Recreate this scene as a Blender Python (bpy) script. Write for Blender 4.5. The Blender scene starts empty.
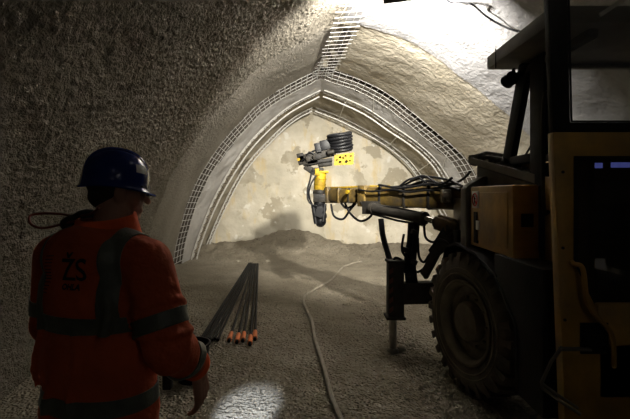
import bpy, bmesh, math, random
from mathutils import Vector, Matrix, noise, Euler
random.seed(7)
C = bpy.context.scene.collection
S = bpy.context.scene
V = Vector
PI = math.pi
def R(a): return math.radians(a)
EYE = 1.65; F = 420.0; CX = 315.0; HY = 195.0

# ------------------------------------------------------------------ camera
cam = bpy.data.cameras.new('camera'); co = bpy.data.objects.new('camera', cam); C.objects.link(co)
co.location = (0, 0, EYE); co.rotation_euler = (R(90), 0, 0)
cam.sensor_width = 36; cam.lens = 24.0; cam.shift_y = -14.5/630; cam.clip_start = .05
S.camera = co
# ------------------------------------------------------------------ world + exposure
w = bpy.data.worlds.new('world'); S.world = w; w.use_nodes = True
w.node_tree.nodes['Background'].inputs[0].default_value = (1.0, .93, .82, 1)
w.node_tree.nodes['Background'].inputs[1].default_value = 0.004
S.view_settings.view_transform = 'Standard'; S.view_settings.look = 'None'
S.view_settings.gamma = 1; S.view_settings.use_curve_mapping = False
S.view_settings.exposure = 0.0
# ------------------------------------------------------------------ lights
def aim(o, t):
    d = V(t) - o.location
    o.rotation_euler = d.to_track_quat('-Z', 'Y').to_euler()
def light(name, kind, loc, target, power, color, **k):
    l = bpy.data.lights.new(name, kind); l.energy = power; l.color = color
    for a, b in k.items(): setattr(l, a, b)
    o = bpy.data.objects.new(name, l); C.objects.link(o); o.location = loc; aim(o, target)
    return o
FLOOD = V((1.00, 5.02, 4.06)); FLOOD_AIM = V((2.3, 10.0, 6.0))
REAR = V((1.22, 1.60, 3.60)); REAR_AIM = V((.45, 10.0, 1.15))
light('flood_light_beam', 'AREA', FLOOD + V((-.02, .07, 0)), FLOOD_AIM, 470, (1.0, .965, .90), shape='RECTANGLE', size=.30, size_y=.12)
light('rear_light_beam', 'SPOT', REAR + V((-.03, .16, -.03)), REAR_AIM, 4800, (1.0, .95, .84), spot_size=R(46), spot_blend=1.0, shadow_soft_size=.09)
light('torch_beam', 'SPOT', (-.33, 1.98, 1.26), (-.53, 3.2, 0), 420, (.72, .82, 1.0), spot_size=R(19), spot_blend=.8, shadow_soft_size=.02)
light('fill_light_behind', 'AREA', (1.0, -3.2, 3.6), (-.6, 2.5, 1.2), .4, (1.0, .9, .75), shape='DISK', size=.5)  # soft fill added behind the camera, no fixture there

LOWL = V((1.02, -1.0, 1.95)); LOWL_AIM = V((-.45, 12.5, 2.0))  # unseen low lamp added behind the camera to throw the drill head's shadow
light('added_low_beam', 'SPOT', LOWL + V((-.02, .12, 0)), LOWL_AIM, 600, (1.0, .95, .84), spot_size=R(17), spot_blend=.9, shadow_soft_size=.06)

# ------------------------------------------------------------------ materials
def nn(nt, t, **k):
    n = nt.nodes.new(t)
    for a, b in k.items():
        if a.startswith('i_'): n.inputs[a[2:].replace('_', ' ')].default_value = b
        else: setattr(n, a, b)
    return n
def ramp(nt, stops, interp='LINEAR'):
    n = nt.nodes.new('ShaderNodeValToRGB'); n.color_ramp.interpolation = interp
    e = n.color_ramp.elements
    while len(e) < len(stops): e.new(.5)
    for i, (p, c) in enumerate(stops):
        e[i].position = p; e[i].color = (c[0], c[1], c[2], 1) if not isinstance(c, (int, float)) else (c, c, c, 1)
    return n
def base(name):
    m = bpy.data.materials.new(name); m.use_nodes = True
    nt = m.node_tree; b = nt.nodes['Principled BSDF']
    tc = nt.nodes.new('ShaderNodeTexCoord')
    return m, nt, b, tc
def mat(name, col, rough=.6, metal=0, var=.25, scale=9, dust=0, dustcol=(.30, .25, .17), bump=.15, bscale=60, spec=.5, bdist=.01):
    m, nt, b, tc = base(name); L = nt.links.new
    n1 = nn(nt, 'ShaderNodeTexNoise'); n1.inputs['Scale'].default_value = scale; n1.inputs['Detail'].default_value = 6
    L(tc.outputs['Object'], n1.inputs['Vector'])
    dark = tuple(c*(1-var) for c in col); lit = tuple(min(1, c*(1+var*.6)) for c in col)
    r = ramp(nt, [(.3, dark), (.7, lit)]); L(n1.outputs[0], r.inputs[0])
    out = r.outputs[0]
    if dust:
        n2 = nn(nt, 'ShaderNodeTexNoise'); n2.inputs['Scale'].default_value = scale*.45; n2.inputs['Detail'].default_value = 9; n2.inputs['Roughness'].default_value = .7
        L(tc.outputs['Object'], n2.inputs['Vector'])
        r2 = ramp(nt, [(.42, 0.0), (.68, dust)]); L(n2.outputs[0], r2.inputs[0])
        mx = nt.nodes.new('ShaderNodeMixRGB'); mx.inputs[2].default_value = (*dustcol, 1)
        L(r2.outputs[0], mx.inputs[0]); L(out, mx.inputs[1]); out = mx.outputs[0]
    L(out, b.inputs['Base Color'])
    b.inputs['Roughness'].default_value = rough; b.inputs['Metallic'].default_value = metal
    b.inputs['Specular IOR Level'].default_value = spec
    if bump:
        n3 = nn(nt, 'ShaderNodeTexNoise'); n3.inputs['Scale'].default_value = bscale; n3.inputs['Detail'].default_value = 4
        L(tc.outputs['Object'], n3.inputs['Vector'])
        bp = nt.nodes.new('ShaderNodeBump'); bp.inputs['Strength'].default_value = bump; bp.inputs['Distance'].default_value = bdist
        L(n3.outputs[0], bp.inputs['Height']); L(bp.outputs[0], b.inputs['Normal'])
    return m
def shotcrete(name, c0, c1, layers, rough=.85, patch=None):
    """layers: (scale, strength metres, (sx,sy,sz) stretch)"""
    m, nt, b, tc = base(name); L = nt.links.new
    n1 = nn(nt, 'ShaderNodeTexNoise'); n1.inputs['Scale'].default_value = 1.1; n1.inputs['Detail'].default_value = 8; n1.inputs['Roughness'].default_value = .65
    L(tc.outputs['Object'], n1.inputs['Vector'])
    r = ramp(nt, [(.35, c0), (.65, c1)]); L(n1.outputs[0], r.inputs[0]); out = r.outputs[0]
    if patch:
        for (sc, lo, hi, pc, st) in patch:
            mp = nt.nodes.new('ShaderNodeMapping'); mp.inputs['Scale'].default_value = st; L(tc.outputs['Object'], mp.inputs[0])
            n = nn(nt, 'ShaderNodeTexNoise'); n.inputs['Scale'].default_value = sc; n.inputs['Detail'].default_value = 5; n.inputs['Roughness'].default_value = .55
            L(mp.outputs[0], n.inputs['Vector'])
            rr = ramp(nt, [(lo, 0.0), (hi, 1.0)]); L(n.outputs[0], rr.inputs[0])
            mx = nt.nodes.new('ShaderNodeMixRGB'); mx.inputs[2].default_value = (*pc, 1)
            L(rr.outputs[0], mx.inputs[0]); L(out, mx.inputs[1]); out = mx.outputs[0]
    L(out, b.inputs['Base Color']); b.inputs['Roughness'].default_value = rough; b.inputs['Specular IOR Level'].default_value = .25
    prev = None
    for (kind, sc, dist, st) in layers:
        mp = nt.nodes.new('ShaderNodeMapping'); mp.inputs['Scale'].default_value = st; L(tc.outputs['Object'], mp.inputs[0])
        if kind == 'v':
            n = nn(nt, 'ShaderNodeTexVoronoi', feature='SMOOTH_F1'); n.inputs['Scale'].default_value = sc
        else:
            n = nn(nt, 'ShaderNodeTexNoise'); n.inputs['Scale'].default_value = sc; n.inputs['Detail'].default_value = 3
        L(mp.outputs[0], n.inputs['Vector'])
        bp = nt.nodes.new('ShaderNodeBump'); bp.inputs['Strength'].default_value = 1.0; bp.inputs['Distance'].default_value = dist
        L(n.outputs[0], bp.inputs['Height'])
        if prev: L(prev.outputs[0], bp.inputs['Normal'])
        prev = bp
    if prev: L(prev.outputs[0], b.inputs['Normal'])
    return m
M = {}
ONE = (1, 1, 1)
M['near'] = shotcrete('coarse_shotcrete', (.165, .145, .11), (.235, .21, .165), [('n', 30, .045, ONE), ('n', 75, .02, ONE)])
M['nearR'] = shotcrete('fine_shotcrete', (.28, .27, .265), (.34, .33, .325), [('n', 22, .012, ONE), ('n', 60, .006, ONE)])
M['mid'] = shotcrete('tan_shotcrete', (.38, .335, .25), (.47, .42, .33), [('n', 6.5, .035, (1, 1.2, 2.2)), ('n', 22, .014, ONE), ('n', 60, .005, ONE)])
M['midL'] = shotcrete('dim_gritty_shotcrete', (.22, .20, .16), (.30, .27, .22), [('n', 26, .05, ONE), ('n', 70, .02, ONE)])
M['band'] = shotcrete('white_shotcrete', (.38, .36, .33), (.58, .56, .53), [('n', 7, .04, ONE), ('n', 32, .02, ONE)])
M['groove'] = shotcrete('shade_dark_rock', (.07, .06, .045), (.12, .10, .08), [('n', 12, .04, ONE)])  # shade in the groove behind the mesh, put into a darker colour
M['recess'] = shotcrete('brown_shotcrete', (.27, .24, .18), (.40, .36, .28), [('n', 4, .07, (1, 1, 1.5)), ('n', 24, .014, ONE)])
M['face'] = shotcrete('blotchy_shotcrete', (.46, .415, .315), (.60, .55, .45), [('n', 4, .03, ONE), ('n', 20, .012, ONE)],
    patch=[(3.6, .52, .68, (.52, .41, .22), (1, 1, .25)), (1.25, .55, .575, (.34, .30, .22), (1, 1, 1)), (4.5, .66, .72, (.40, .35, .26), (1, 1, 1)), (.8, .50, .62, (.46, .42, .33), (1, 1, 1)), (2.2, .64, .68, (.64, .61, .53), (1, 1, 1))])
M['floor'] = shotcrete('gritty_ground', (.21, .18, .13), (.33, .29, .22), [('n', 6, .05, ONE), ('n', 24, .045, ONE), ('v', 46, .03, ONE)],
    patch=[(26, .60, .66, (.32, .295, .24), ONE), (18, .62, .68, (.09, .075, .055), ONE)])
M['rebar'] = mat('galvanised_steel_wire', (.62, .60, .55), .55, .3, .2)
M['rebar_dark'] = mat('rusty_steel_bar', (.16, .13, .10), .7, .3, .3)
M['yellow'] = mat('dirty_yellow_paint', (.42, .23, .035), .55, 0, .35, 6, .7, (.16, .11, .05), .2, 30)
M['bright_yellow'] = mat('clean_yellow_paint', (.34, .215, .006), .6, 0, .4, 12, .6, (.08, .055, .012), spec=.2)
M['boom'] = mat('worn_yellow_boom_paint', (.12, .075, .013), .55, 0, .7, 9, 1.0, (.035, .027, .017), .3, 40)
M['dark'] = mat('dark_dusty_paint', (.028, .025, .021), .75, 0, .4, 8, .4, (.07, .058, .042), spec=.25)
M['black'] = mat('black_frame_paint', (.012, .011, .010), .8, 0, .3, 8, .3, (.03, .025, .02), spec=.15)
M['roof'] = mat('dusty_roof_paint', (.10, .09, .07), .7, 0, .3, 8, .4, (.15, .13, .09))
M['steel'] = mat('grey_machined_steel', (.34, .32, .28), .4, .6, .3, 12, .4, (.2, .17, .12))
M['chrome'] = mat('chrome_rod', (.8, .8, .78), .16, 1, .05, 8, 0, bump=0)
M['rubber'] = mat('dusty_tyre_rubber', (.08, .068, .05), .85, 0, .35, 9, .6, (.18, .15, .10), .4, 45)
M['grime'] = mat('grimy_black_machinery', (.012, .011, .010), .6, 0, .5, 14, .6, (.035, .028, .018), .4, 40, spec=.2)
M['rim'] = mat('muddy_wheel_rim', (.17, .14, .09), .75, 0, .35, 8, .5, (.22, .18, .12), .3, 40)
M['hose'] = mat('black_rubber_hose', (.006, .006, .007), .5, 0, .3, 10, 0, (.1, .09, .07), .05, spec=.22)
M['ghose'] = mat('dusty_grey_hose', (.30, .27, .21), .7, 0, .25, 12, .3)
M['orange'] = mat('orange_fabric', (.56, .088, .02), .85, 0, .22, 5, .25, (.20, .035, .014), .8, 8, bdist=.05)
M['collar'] = mat('bright_orange_fabric', (.80, .11, .02), .8, 0, .2, 8, 0, bump=.6, bscale=24)
M['reflect'] = mat('grey_reflective_tape', (.105, .115, .09), .45, 0, .2, 20, .3, (.06, .06, .045), .3, 60)
M['print'] = mat('black_jacket_print', (.012, .010, .010), .7, 0, .1)
M['helmet'] = mat('glossy_blue_plastic', (.014, .032, .19), .2, 0, .12, 6, 0, bump=0)
M['pale_patch'] = mat('pale_smooth_patch', (.75, .74, .66), .35, 0, .1)
M['skin'] = mat('skin', (.40, .20, .13), .6, 0, .15, 14, .0, bump=.2, bscale=80)
M['hair'] = mat('dark_hair', (.018, .012, .009), .7, 0, .4, 60, bump=.8, bscale=120)
M['trousers'] = mat('dark_orange_trousers', (.42, .07, .02), .9, 0, .3, 7, .4, (.1, .05, .03))
M['boot'] = mat('muddy_black_boot', (.03, .025, .02), .7, 0, .3, 9, .5)
M['redcord'] = mat('dark_red_cord', (.22, .045, .03), .6, 0, .2)
M['tip'] = mat('orange_rod_cap', (.85, .22, .06), .6, 0, .2)
M['white'] = mat('dusty_white_paint', (.72, .70, .66), .5, 0, .15)
M['red'] = mat('red_sign_paint', (.55, .02, .02), .5, 0, .1)
M['rod'] = mat('black_steel_rod', (.007, .007, .007), .7, 0, .3, spec=.2)
def glass(name, tint, rough, dirt, dirtcol):
    m, nt, b, tc = base(name); L = nt.links.new
    b.inputs['Base Color'].default_value = (*tint, 1); b.inputs['Roughness'].default_value = rough
    b.inputs['Transmission Weight'].default_value = 1; b.inputs['IOR'].default_value = 1.05
    d = nt.nodes.new('ShaderNodeBsdfDiffuse'); d.inputs[0].default_value = (*dirtcol, 1)
    n = nn(nt, 'ShaderNodeTexNoise'); n.inputs['Scale'].default_value = 5; n.inputs['Detail'].default_value = 9; n.inputs['Roughness'].default_value = .75
    L(tc.outputs['Object'], n.inputs['Vector'])
    r = ramp(nt, [(.35, dirt*.3), (.7, dirt)]); L(n.outputs[0], r.inputs[0])
    mx = nt.nodes.new('ShaderNodeMixShader'); L(r.outputs[0], mx.inputs[0]); L(b.outputs[0], mx.inputs[1]); L(d.outputs[0], mx.inputs[2])
    L(mx.outputs[0], nt.nodes['Material Output'].inputs[0])
    return m
M['glass'] = glass('dusty_cab_glass', (.98, .99, .99), .02, .10, (.35, .33, .3))
M['dglass'] = glass('dark_dirty_glass', (.10, .10, .10), .05, .35, (.10, .09, .075))
M['lens'] = glass('clear_plastic_lens', (.9, .9, .9), .02, .05, (.5, .5, .5))
def emit(name, col, s):
    m = bpy.data.materials.new(name); m.use_nodes = True
    b = m.node_tree.nodes['Principled BSDF']; b.inputs['Base Color'].default_value = (*col, 1)
    b.inputs['Emission Color'].default_value = (*col, 1); b.inputs['Emission Strength'].default_value = s
    return m
M['lamp_glow'] = emit('glowing_lamp_glass', (1, .97, .9), 12)
M['screen'] = emit('blue_lit_screen', (.10, .12, .42), 5)

# ------------------------------------------------------------------ mesh helpers
def wloc(o):
    p = V((0, 0, 0))
    while o: p = p + o.location; o = o.parent
    return p
def tag(o, label=None, cat=None, group=None, kind=None):
    if label: o['label'] = label
    if cat: o['category'] = cat
    if group: o['group'] = group
    if kind: o['kind'] = kind
    return o
def empty(name, loc, label, cat, group=None):
    o = bpy.data.objects.new(name, None); C.objects.link(o); o.location = loc; o.empty_display_size = .2
    return tag(o, label, cat, group)
class MB:
    def __init__(s): s.v = []; s.f = []; s.m = []; s.mi = 0
    def add(s, vs, fs, M4=None):
        b = len(s.v)
        for p in vs: s.v.append(M4 @ V(p) if M4 else V(p))
        for f in fs: s.f.append([b+i for i in f]); s.m.append(s.mi)
        return s
    def box(s, c, size, rot=None, taper=None):
        x, y, z = [q/2 for q in size]; r = rot.to_matrix() if rot else Matrix.Identity(3)
        vs = []
        for k in (-1, 1):
            t = taper if (taper and k == 1) else 1
            for i, j in ((-1, -1), (1, -1), (1, 1), (-1, 1)): vs.append(V(c) + r @ V((i*x*t, j*y*t, k*z)))
        return s.add(vs, [(3, 2, 1, 0), (4, 5, 6, 7), (0, 1, 5, 4), (1, 2, 6, 5), (2, 3, 7, 6), (3, 0, 4, 7)])
    def lohi(s, a, b): return s.box([(a[i]+b[i])/2 for i in range(3)], [abs(b[i]-a[i]) for i in range(3)])
    def beam(s, p0, p1, wd, ht, w1=None, h1=None, up=(0, 0, 1)):
        p0 = V(p0); p1 = V(p1); d = (p1-p0).normalized(); sd = d.cross(V(up)).normalized(); u = sd.cross(d)
        vs = []
        for p, a, b in ((p0, wd/2, ht/2), (p1, (w1 or wd)/2, (h1 or ht)/2)):
            for i, j in ((-1, -1), (1, -1), (1, 1), (-1, 1)): vs.append(p + sd*i*a + u*j*b)
        return s.add(vs, [(3, 2, 1, 0), (4, 5, 6, 7), (0, 1, 5, 4), (1, 2, 6, 5), (2, 3, 7, 6), (3, 0, 4, 7)])
    def lathe(s, prof, p0, axis, n=32, cap=True):
        """prof: list of (r, h) along axis from p0"""
        a = V(axis).normalized(); q = a.to_track_quat('Z', 'Y').to_matrix(); p0 = V(p0)
        vs = []; fs = []
        for (r, h) in prof:
            for i in range(n):
                t = 2*PI*i/n; vs.append(p0 + q @ V((r*math.cos(t), r*math.sin(t), h)))
        for k in range(len(prof)-1):
            for i in range(n):
                j = (i+1) % n; fs.append((k*n+i, k*n+j, (k+1)*n+j, (k+1)*n+i))
        if cap:
            fs.append(tuple(range(n))[::-1]); fs.append(tuple((len(prof)-1)*n+i for i in range(n)))
        return s.add(vs, fs)
    def cyl(s, p0, p1, r0, r1=None, n=20):
        p0 = V(p0); p1 = V(p1); L = (p1-p0).length
        return s.lathe([(r0, 0), (r1 if r1 is not None else r0, L)], p0, p1-p0, n)
    def tube(s, pts, r, n=10, closed=False, smooth=0):
        pts = [V(p) for p in pts]
        if smooth: pts = catmull(pts, smooth, closed)
        N = len(pts); vs = []; fs = []; up = None
        rr = r if isinstance(r, (list, tuple)) else None
        for i, p in enumerate(pts):
            if closed: t = pts[(i+1) % N] - pts[i-1]
            else: t = pts[min(i+1, N-1)] - pts[max(i-1, 0)]
            t.normalize()
            if up is None:
                up = V((0, 0, 1)) if abs(t.z) < .9 else V((1, 0, 0))
            sd = t.cross(up).normalized(); up = sd.cross(t).normalized()
            ra = rr[int(i*(len(rr)-1)/(N-1)+.5)] if rr else r
            for k in range(n):
                a = 2*PI*k/n; vs.append(p + (sd*math.cos(a) + up*math.sin(a))*ra)
        for i in range(N if closed else N-1):
            j = (i+1) % N
            for k in range(n):
                l = (k+1) % n; fs.append((i*n+k, i*n+l, j*n+l, j*n+k))
        if not closed: fs.append(tuple(range(n))[::-1]); fs.append(tuple((N-1)*n+k for k in range(n)))
        return s.add(vs, fs)
    def prism(s, poly, d):
        """poly: list of 3d points in a plane; d extrude vector"""
        n = len(poly); vs = [V(p) for p in poly] + [V(p)+V(d) for p in poly]
        fs = [tuple(range(n))[::-1], tuple(range(n, 2*n))] + [(i, (i+1) % n, n+(i+1) % n, n+i) for i in range(n)]
        return s.add(vs, fs)
    def frame(s, outer, inner, d):
        """ring prism: outer/inner loops with the same count"""
        n = len(outer); vs = [V(p) for p in outer]+[V(p) for p in inner]; vs += [p+V(d) for p in vs[:2*n]]
        fs = []
        for i in range(n):
            j = (i+1) % n
            fs += [(i, j, n+j, n+i), (2*n+i, 3*n+i, 3*n+j, 2*n+j), (i, 2*n+i, 2*n+j, j), (n+i, n+j, 3*n+j, 3*n+i)]
        return s.add(vs, fs)
    def ball(s, c, r, n=14):
        rx, ry, rz = r if isinstance(r, (tuple, list)) else (r, r, r); vs = []; fs = []
        for k in range(1, n):
            ph = PI*k/n
            for i in range(2*n):
                t = PI*i/n; vs.append(V(c)+V((rx*math.sin(ph)*math.cos(t), ry*math.sin(ph)*math.sin(t), rz*math.cos(ph))))
        m = 2*n
        for k in range(n-2):
            for i in range(m): fs.append((k*m+i, (k+1)*m+i, (k+1)*m+(i+1) % m, k*m+(i+1) % m))
        vs.append(V(c)+V((0, 0, rz))); vs.append(V(c)-V((0, 0, rz)))
        for i in range(m):
            fs.append((len(vs)-2, i, (i+1) % m)); fs.append((len(vs)-1, (n-2)*m+(i+1) % m, (n-2)*m+i))
        return s.add(vs, fs)
    def build(s, name, mats, parent=None, bevel=0, smooth=35, origin=None):
        if not isinstance(mats, (list, tuple)): mats = [mats]
        me = bpy.data.meshes.new(name)
        if parent: off = wloc(parent)
        elif origin: off = V(origin)
        else:
            lo = [min(p[i] for p in s.v) for i in range(3)]; hi = [max(p[i] for p in s.v) for i in range(3)]
            off = V(((lo[0]+hi[0])/2, (lo[1]+hi[1])/2, lo[2]))
        me.from_pydata([tuple(p-off) for p in s.v], [], s.f)
        for m in mats: me.materials.append(m)
        for p, mi in zip(me.polygons, s.m): p.material_index = mi
        bm = bmesh.new(); bm.from_mesh(me); bmesh.ops.recalc_face_normals(bm, faces=bm.faces)
        if bevel:
            ed = [e for e in bm.edges if len(e.link_faces) == 2 and e.calc_face_angle(0) > R(28)]
            try: bmesh.ops.bevel(bm, geom=ed, offset=bevel, segments=2, profile=.5, affect='EDGES', clamp_overlap=True)
            except Exception: pass
        for e in bm.edges:
            e.smooth = not (len(e.link_faces) == 2 and e.calc_face_angle(0) > R(smooth))
        for f in bm.faces: f.smooth = True
        bm.to_mesh(me); bm.free()
        o = bpy.data.objects.new(name, me); C.objects.link(o)
        if parent: o.parent = parent
        else: o.location = off
        return o
def catmull(P, k, closed=False):
    out = []; n = len(P)
    for i in range(n if closed else n-1):
        if closed: a, b, c, d = P[(i-1) % n], P[i], P[(i+1) % n], P[(i+2) % n]
        else: a, b, c, d = P[max(i-1, 0)], P[i], P[i+1], P[min(i+2, n-1)]
        for j in range(k):
            t = j/k
            out.append(.5*((2*b)+(c-a)*t+(2*a-5*b+4*c-d)*t*t+(3*b-a-3*c+d)*t**3))
    if not closed: out.append(P[-1])
    return out
def pt(px, py, d): return V(((px-CX)/F*d, d, EYE-(py-HY)/F*d))

# ------------------------------------------------------------------ tunnel section curves (x offset at Y=9.9, height)
def crv(pts, d):
    """arch traced at depth d, brought to the tunnel's own section coordinates"""
    out = []
    for (px, py) in pts:
        p = pt(px, py, d); out.append(V((p.x + .11*(d-9.9), p.z)))
    return out
def resample(P, n, power=1.0):
    P = catmull([V((p.x, p.y, 0)) for p in P], 12); L = [0]
    for a, b in zip(P, P[1:]): L.append(L[-1]+(b-a).length)
    out = []; k = 0
    for i in range(n):
        t = L[-1]*i/(n-1)
        while k < len(L)-2 and L[k+1] < t: k += 1
        f = (t-L[k])/max(1e-9, L[k+1]-L[k]); q = P[k].lerp(P[k+1], min(1, max(0, f))); out.append(V((q.x, q.y)))
    return out
NP = 130
outL = resample([V((-3.42, -.25))] + crv([(175, 266), (180, 236), (195, 190), (215, 155), (240, 125), (270, 98), (321, 71)], 9.9), NP)
outR = resample([V((4.22, -.25)), V((4.20, .0)), V((4.1, .9)), V((3.85, 1.6))] + crv([(464, 167), (450, 150), (428, 131), (410, 116), (385, 97), (360, 84), (340, 77), (321, 71)], 9.9), NP)
D1 = 10.7; D2 = 12.2
g1L = resample(crv([(190, 272), (196, 245), (214, 199), (240, 155), (265, 127), (290, 107), (321, 91)], D1), NP)
g1R = resample(crv([(500, 275), (478, 235), (444, 176), (432, 159), (413, 142), (391, 127), (366, 110), (340, 98), (321, 91)], D1), NP)
g2L = resample(crv([(199, 275), (207, 245), (228, 196), (247, 164), (275, 134), (294, 118), (313, 108)], D2), NP)
g2R = resample(crv([(462, 275), (448, 225), (425, 184), (419, 176), (407, 161), (388, 145), (365, 131), (339, 118), (313, 108)], D2), NP)
def shrink(Cv, d, cen=V((0, 1.2))):
    out = []
    for p in Cv:
        q = p-cen; out.append(cen + q*(1-d/max(q.length, .1)))
    return out
def P3(c, Y): return V((c.x - .11*(Y-9.9), Y, c.y))
def disp(p, amp, sc): return noise.noise(p*sc)*amp + noise.noise(p*sc*2.7+V((5, 3, 1)))*amp*.45
def fine(Cv, k=3):
    out = []
    for a, b in zip(Cv, Cv[1:]):
        for j in range(k): out.append(a.lerp(b, j/k))
    return out+[Cv[-1]]
PIT = .030
def loft(side, mats, segs, name):
    vs = []; fs = []; mi = []; NP = 388
    segs = [(a, fine(b), c, fine(d), *e) for (a, b, c, d, *e) in segs]
    for (Y0, A, Y1, B, n, m, amp, sc) in segs:
        b = len(vs)
        for k in range(n+1):
            t = k/n; Y = Y0+(Y1-Y0)*t
            for i in range(NP):
                c = A[i].lerp(B[i], t); p = P3(c, Y)
                cen = V((-.11*(Y-9.9), Y, 1.3)); d = (cen-p).normalized()
                edge = min(1, min(i, NP-1-i)/18)
                groove = .13*min(1, max(0, (i-(NP-21))/9)) if (m == 1 and 7.2 < Y < 9.5) else 0
                if m == 0 and Y > 1.5 or (m == 1 and side): groove -= (1 if m == 0 else .55)* edge*PIT*(abs(noise.noise(p*15))*1.5 + abs(noise.noise(p*27+V((3, 7, 1))))*.8 - .35)
                vs.append(p + d*(disp(p, amp, sc)*(.25+.75*edge)-groove))
        for k in range(n):
            for i in range(NP-1):
                a = b+k*NP+i; fs.append((a, a+1, a+NP+1, a+NP)); mi.append(4 if (m == 1 and i > NP-18 and noise.noise(V((vs[a].y*3.1, i*.1, 4))) > -.05 and vs[a].y > 7.6) else m)  # same dark shade colour breaks up the crown groove
    me = bpy.data.meshes.new(name); me.from_pydata(vs, [], fs)
    for m in mats: me.materials.append(m)
    for p, q in zip(me.polygons, mi): p.material_index = q; p.use_smooth = True
    o = bpy.data.objects.new(name, me); C.objects.link(o); return tag(o, kind='structure')
def tunnel(out, g1, g2, name, mats, lbl, st=.03, pit=.023):
    near = shrink(out, st); b0 = shrink(out, .15); gr = shrink(out, -.16); rec = shrink(g1, -.10); f0 = shrink(g2, -.12)
    segs = [(-5, near, 1.5, near, 30, 0, .035, 1.3), (1.5, near, 6.95, near, 250, 0, .035, 1.3), (6.95, near, 7.03, out, 3, 1, .035, 1.3), (7.03, out, 9.58, out, 60, 1, .035, 1.3),
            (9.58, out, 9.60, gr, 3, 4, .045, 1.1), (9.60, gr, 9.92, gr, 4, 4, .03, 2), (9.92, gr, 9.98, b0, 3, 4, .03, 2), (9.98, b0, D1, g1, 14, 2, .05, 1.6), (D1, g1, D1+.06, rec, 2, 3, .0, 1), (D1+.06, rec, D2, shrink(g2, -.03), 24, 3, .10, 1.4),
            (D2, shrink(g2, -.03), D2+.25, f0, 3, 3, .03, 2), (D2+.25, f0, 13.2, f0, 4, 3, .03, 2)]
    global PIT; PIT = pit
    o = loft(name == 'wall_left', mats, segs, name); tag(o, lbl)
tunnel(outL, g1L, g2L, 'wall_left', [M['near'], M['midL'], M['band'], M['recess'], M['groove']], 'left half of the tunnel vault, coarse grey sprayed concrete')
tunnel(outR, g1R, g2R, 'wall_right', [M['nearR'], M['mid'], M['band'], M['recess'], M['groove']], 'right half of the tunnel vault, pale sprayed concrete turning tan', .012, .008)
# face
def gs(x, s): return math.exp(-(x/s)**2)
def fh(x, y):
    h = .16*noise.noise(V((x*.5, y*.5, 3)))*.2
    h += .012*noise.noise(V((x*2.3, y*2.3, 0))) + .007*noise.noise(V((x*8, y*8, 2)))
    far = min(1, max(0, (y-9.6)/2.6)); far = far*far*(3-2*far)
    xx = x + .11*(y-9.9)
    h += far*(.10 + .05*noise.noise(V((x*1.5, y*1.5, 9))))
    h += .52*gs(xx+.42, 1.15)*gs(y-12.3, 1.15) + .16*gs(xx-.75, .5)*gs(y-11.3, .5) + .12*gs(xx-2.6, 1.5)*gs(y-12.3, 1.3) + .14*gs(xx+2.6, .8)*gs(y-12.2, 1)
    h += far*(.10*noise.noise(V((x*3, y*3, 4)))+.05*noise.noise(V((x*10, y*10, 4))))
    # tyre tread ridges and the rut beside them
    tx = x - (1.02 - .12*(y-4.0))
    if abs(tx) < .24 and 2.2 < y < 6.6:
        e = min(1, (.24-abs(tx))/.04)*min(1, (y-2.2)/.4)*min(1, (6.6-y)/.6)
        h += e*(-.012 + .014*math.sin((y+abs(tx)*.6)*2*PI/.115))
    return h
def floor_mesh():
    xs = [-4.4+i*.045 for i in range(int(9.9/.045))]; ys = [-5+i*.1 for i in range(65)]
    y = 1.5
    while y < 13.3: ys.append(y); y += .03 if y < 5.8 else .06
    vs = [(x, y, fh(x, y)) for y in ys for x in xs]; n = len(xs)
    fs = [(j*n+i, j*n+i+1, (j+1)*n+i+1, (j+1)*n+i) for j in range(len(ys)-1) for i in range(n-1)]
    me = bpy.data.meshes.new('floor'); me.from_pydata(vs, [], fs); me.materials.append(M['floor'])
    for p in me.polygons: p.use_smooth = True
    o = bpy.data.objects.new('floor', me); C.objects.link(o); tag(o, 'gritty brown tunnel floor rising to a heap of spoil', kind='structure')
floor_mesh()
def face_mesh():
    Y = 12.55; vs = []; fs = []; K = 34
    for Cv in (shrink(g2L, -.25), shrink(g2R, -.25)):
        b = len(vs)
        for i in range(NP):
            c = Cv[i]
            for k in range(K+1):
                q = V((.05 + (c.x-.05)*k/K, c.y)); p = P3(q, Y)
                vs.append(p + V((0, 1, 0))*(disp(p, .10, .9)+disp(p, .03, 4)))
        for i in range(NP-1):
            for k in range(K): a = b+i*(K+1)+k; fs.append((a, a+1, a+K+2, a+K+1))
    me = bpy.data.meshes.new('wall_back'); me.from_pydata(vs, [], fs); me.materials.append(M['face'])
    for p in me.polygons: p.use_smooth = True
    bm = bmesh.new(); bm.from_mesh(me); bmesh.ops.recalc_face_normals(bm, faces=bm.faces); bm.to_mesh(me); bm.free()
    o = bpy.data.objects.new('wall_back', me); C.objects.link(o); tag(o, 'blotchy cream sprayed concrete face closing the tunnel', kind='structure')
face_mesh()
def vault_hit(px, py, inset=.08):
    """where the sight line through a pixel meets the near vault"""
    cv = (outL if px < 300 else outR)
    best = None
    for k in range(600):
        Y = 1.0+k*.02; p = pt(px, py, Y); u = p.x+.11*(Y-9.9)
        c = min(shrink(cv, inset), key=lambda q: (q-V((u, p.z))).length) if k % 5 == 0 or best else None
        if c is None: continue
        cen = V((0, 1.2)); inside = (V((u, p.z))-cen).length < (c-cen).length
        if not inside: return p
        best = None
    return p

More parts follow.
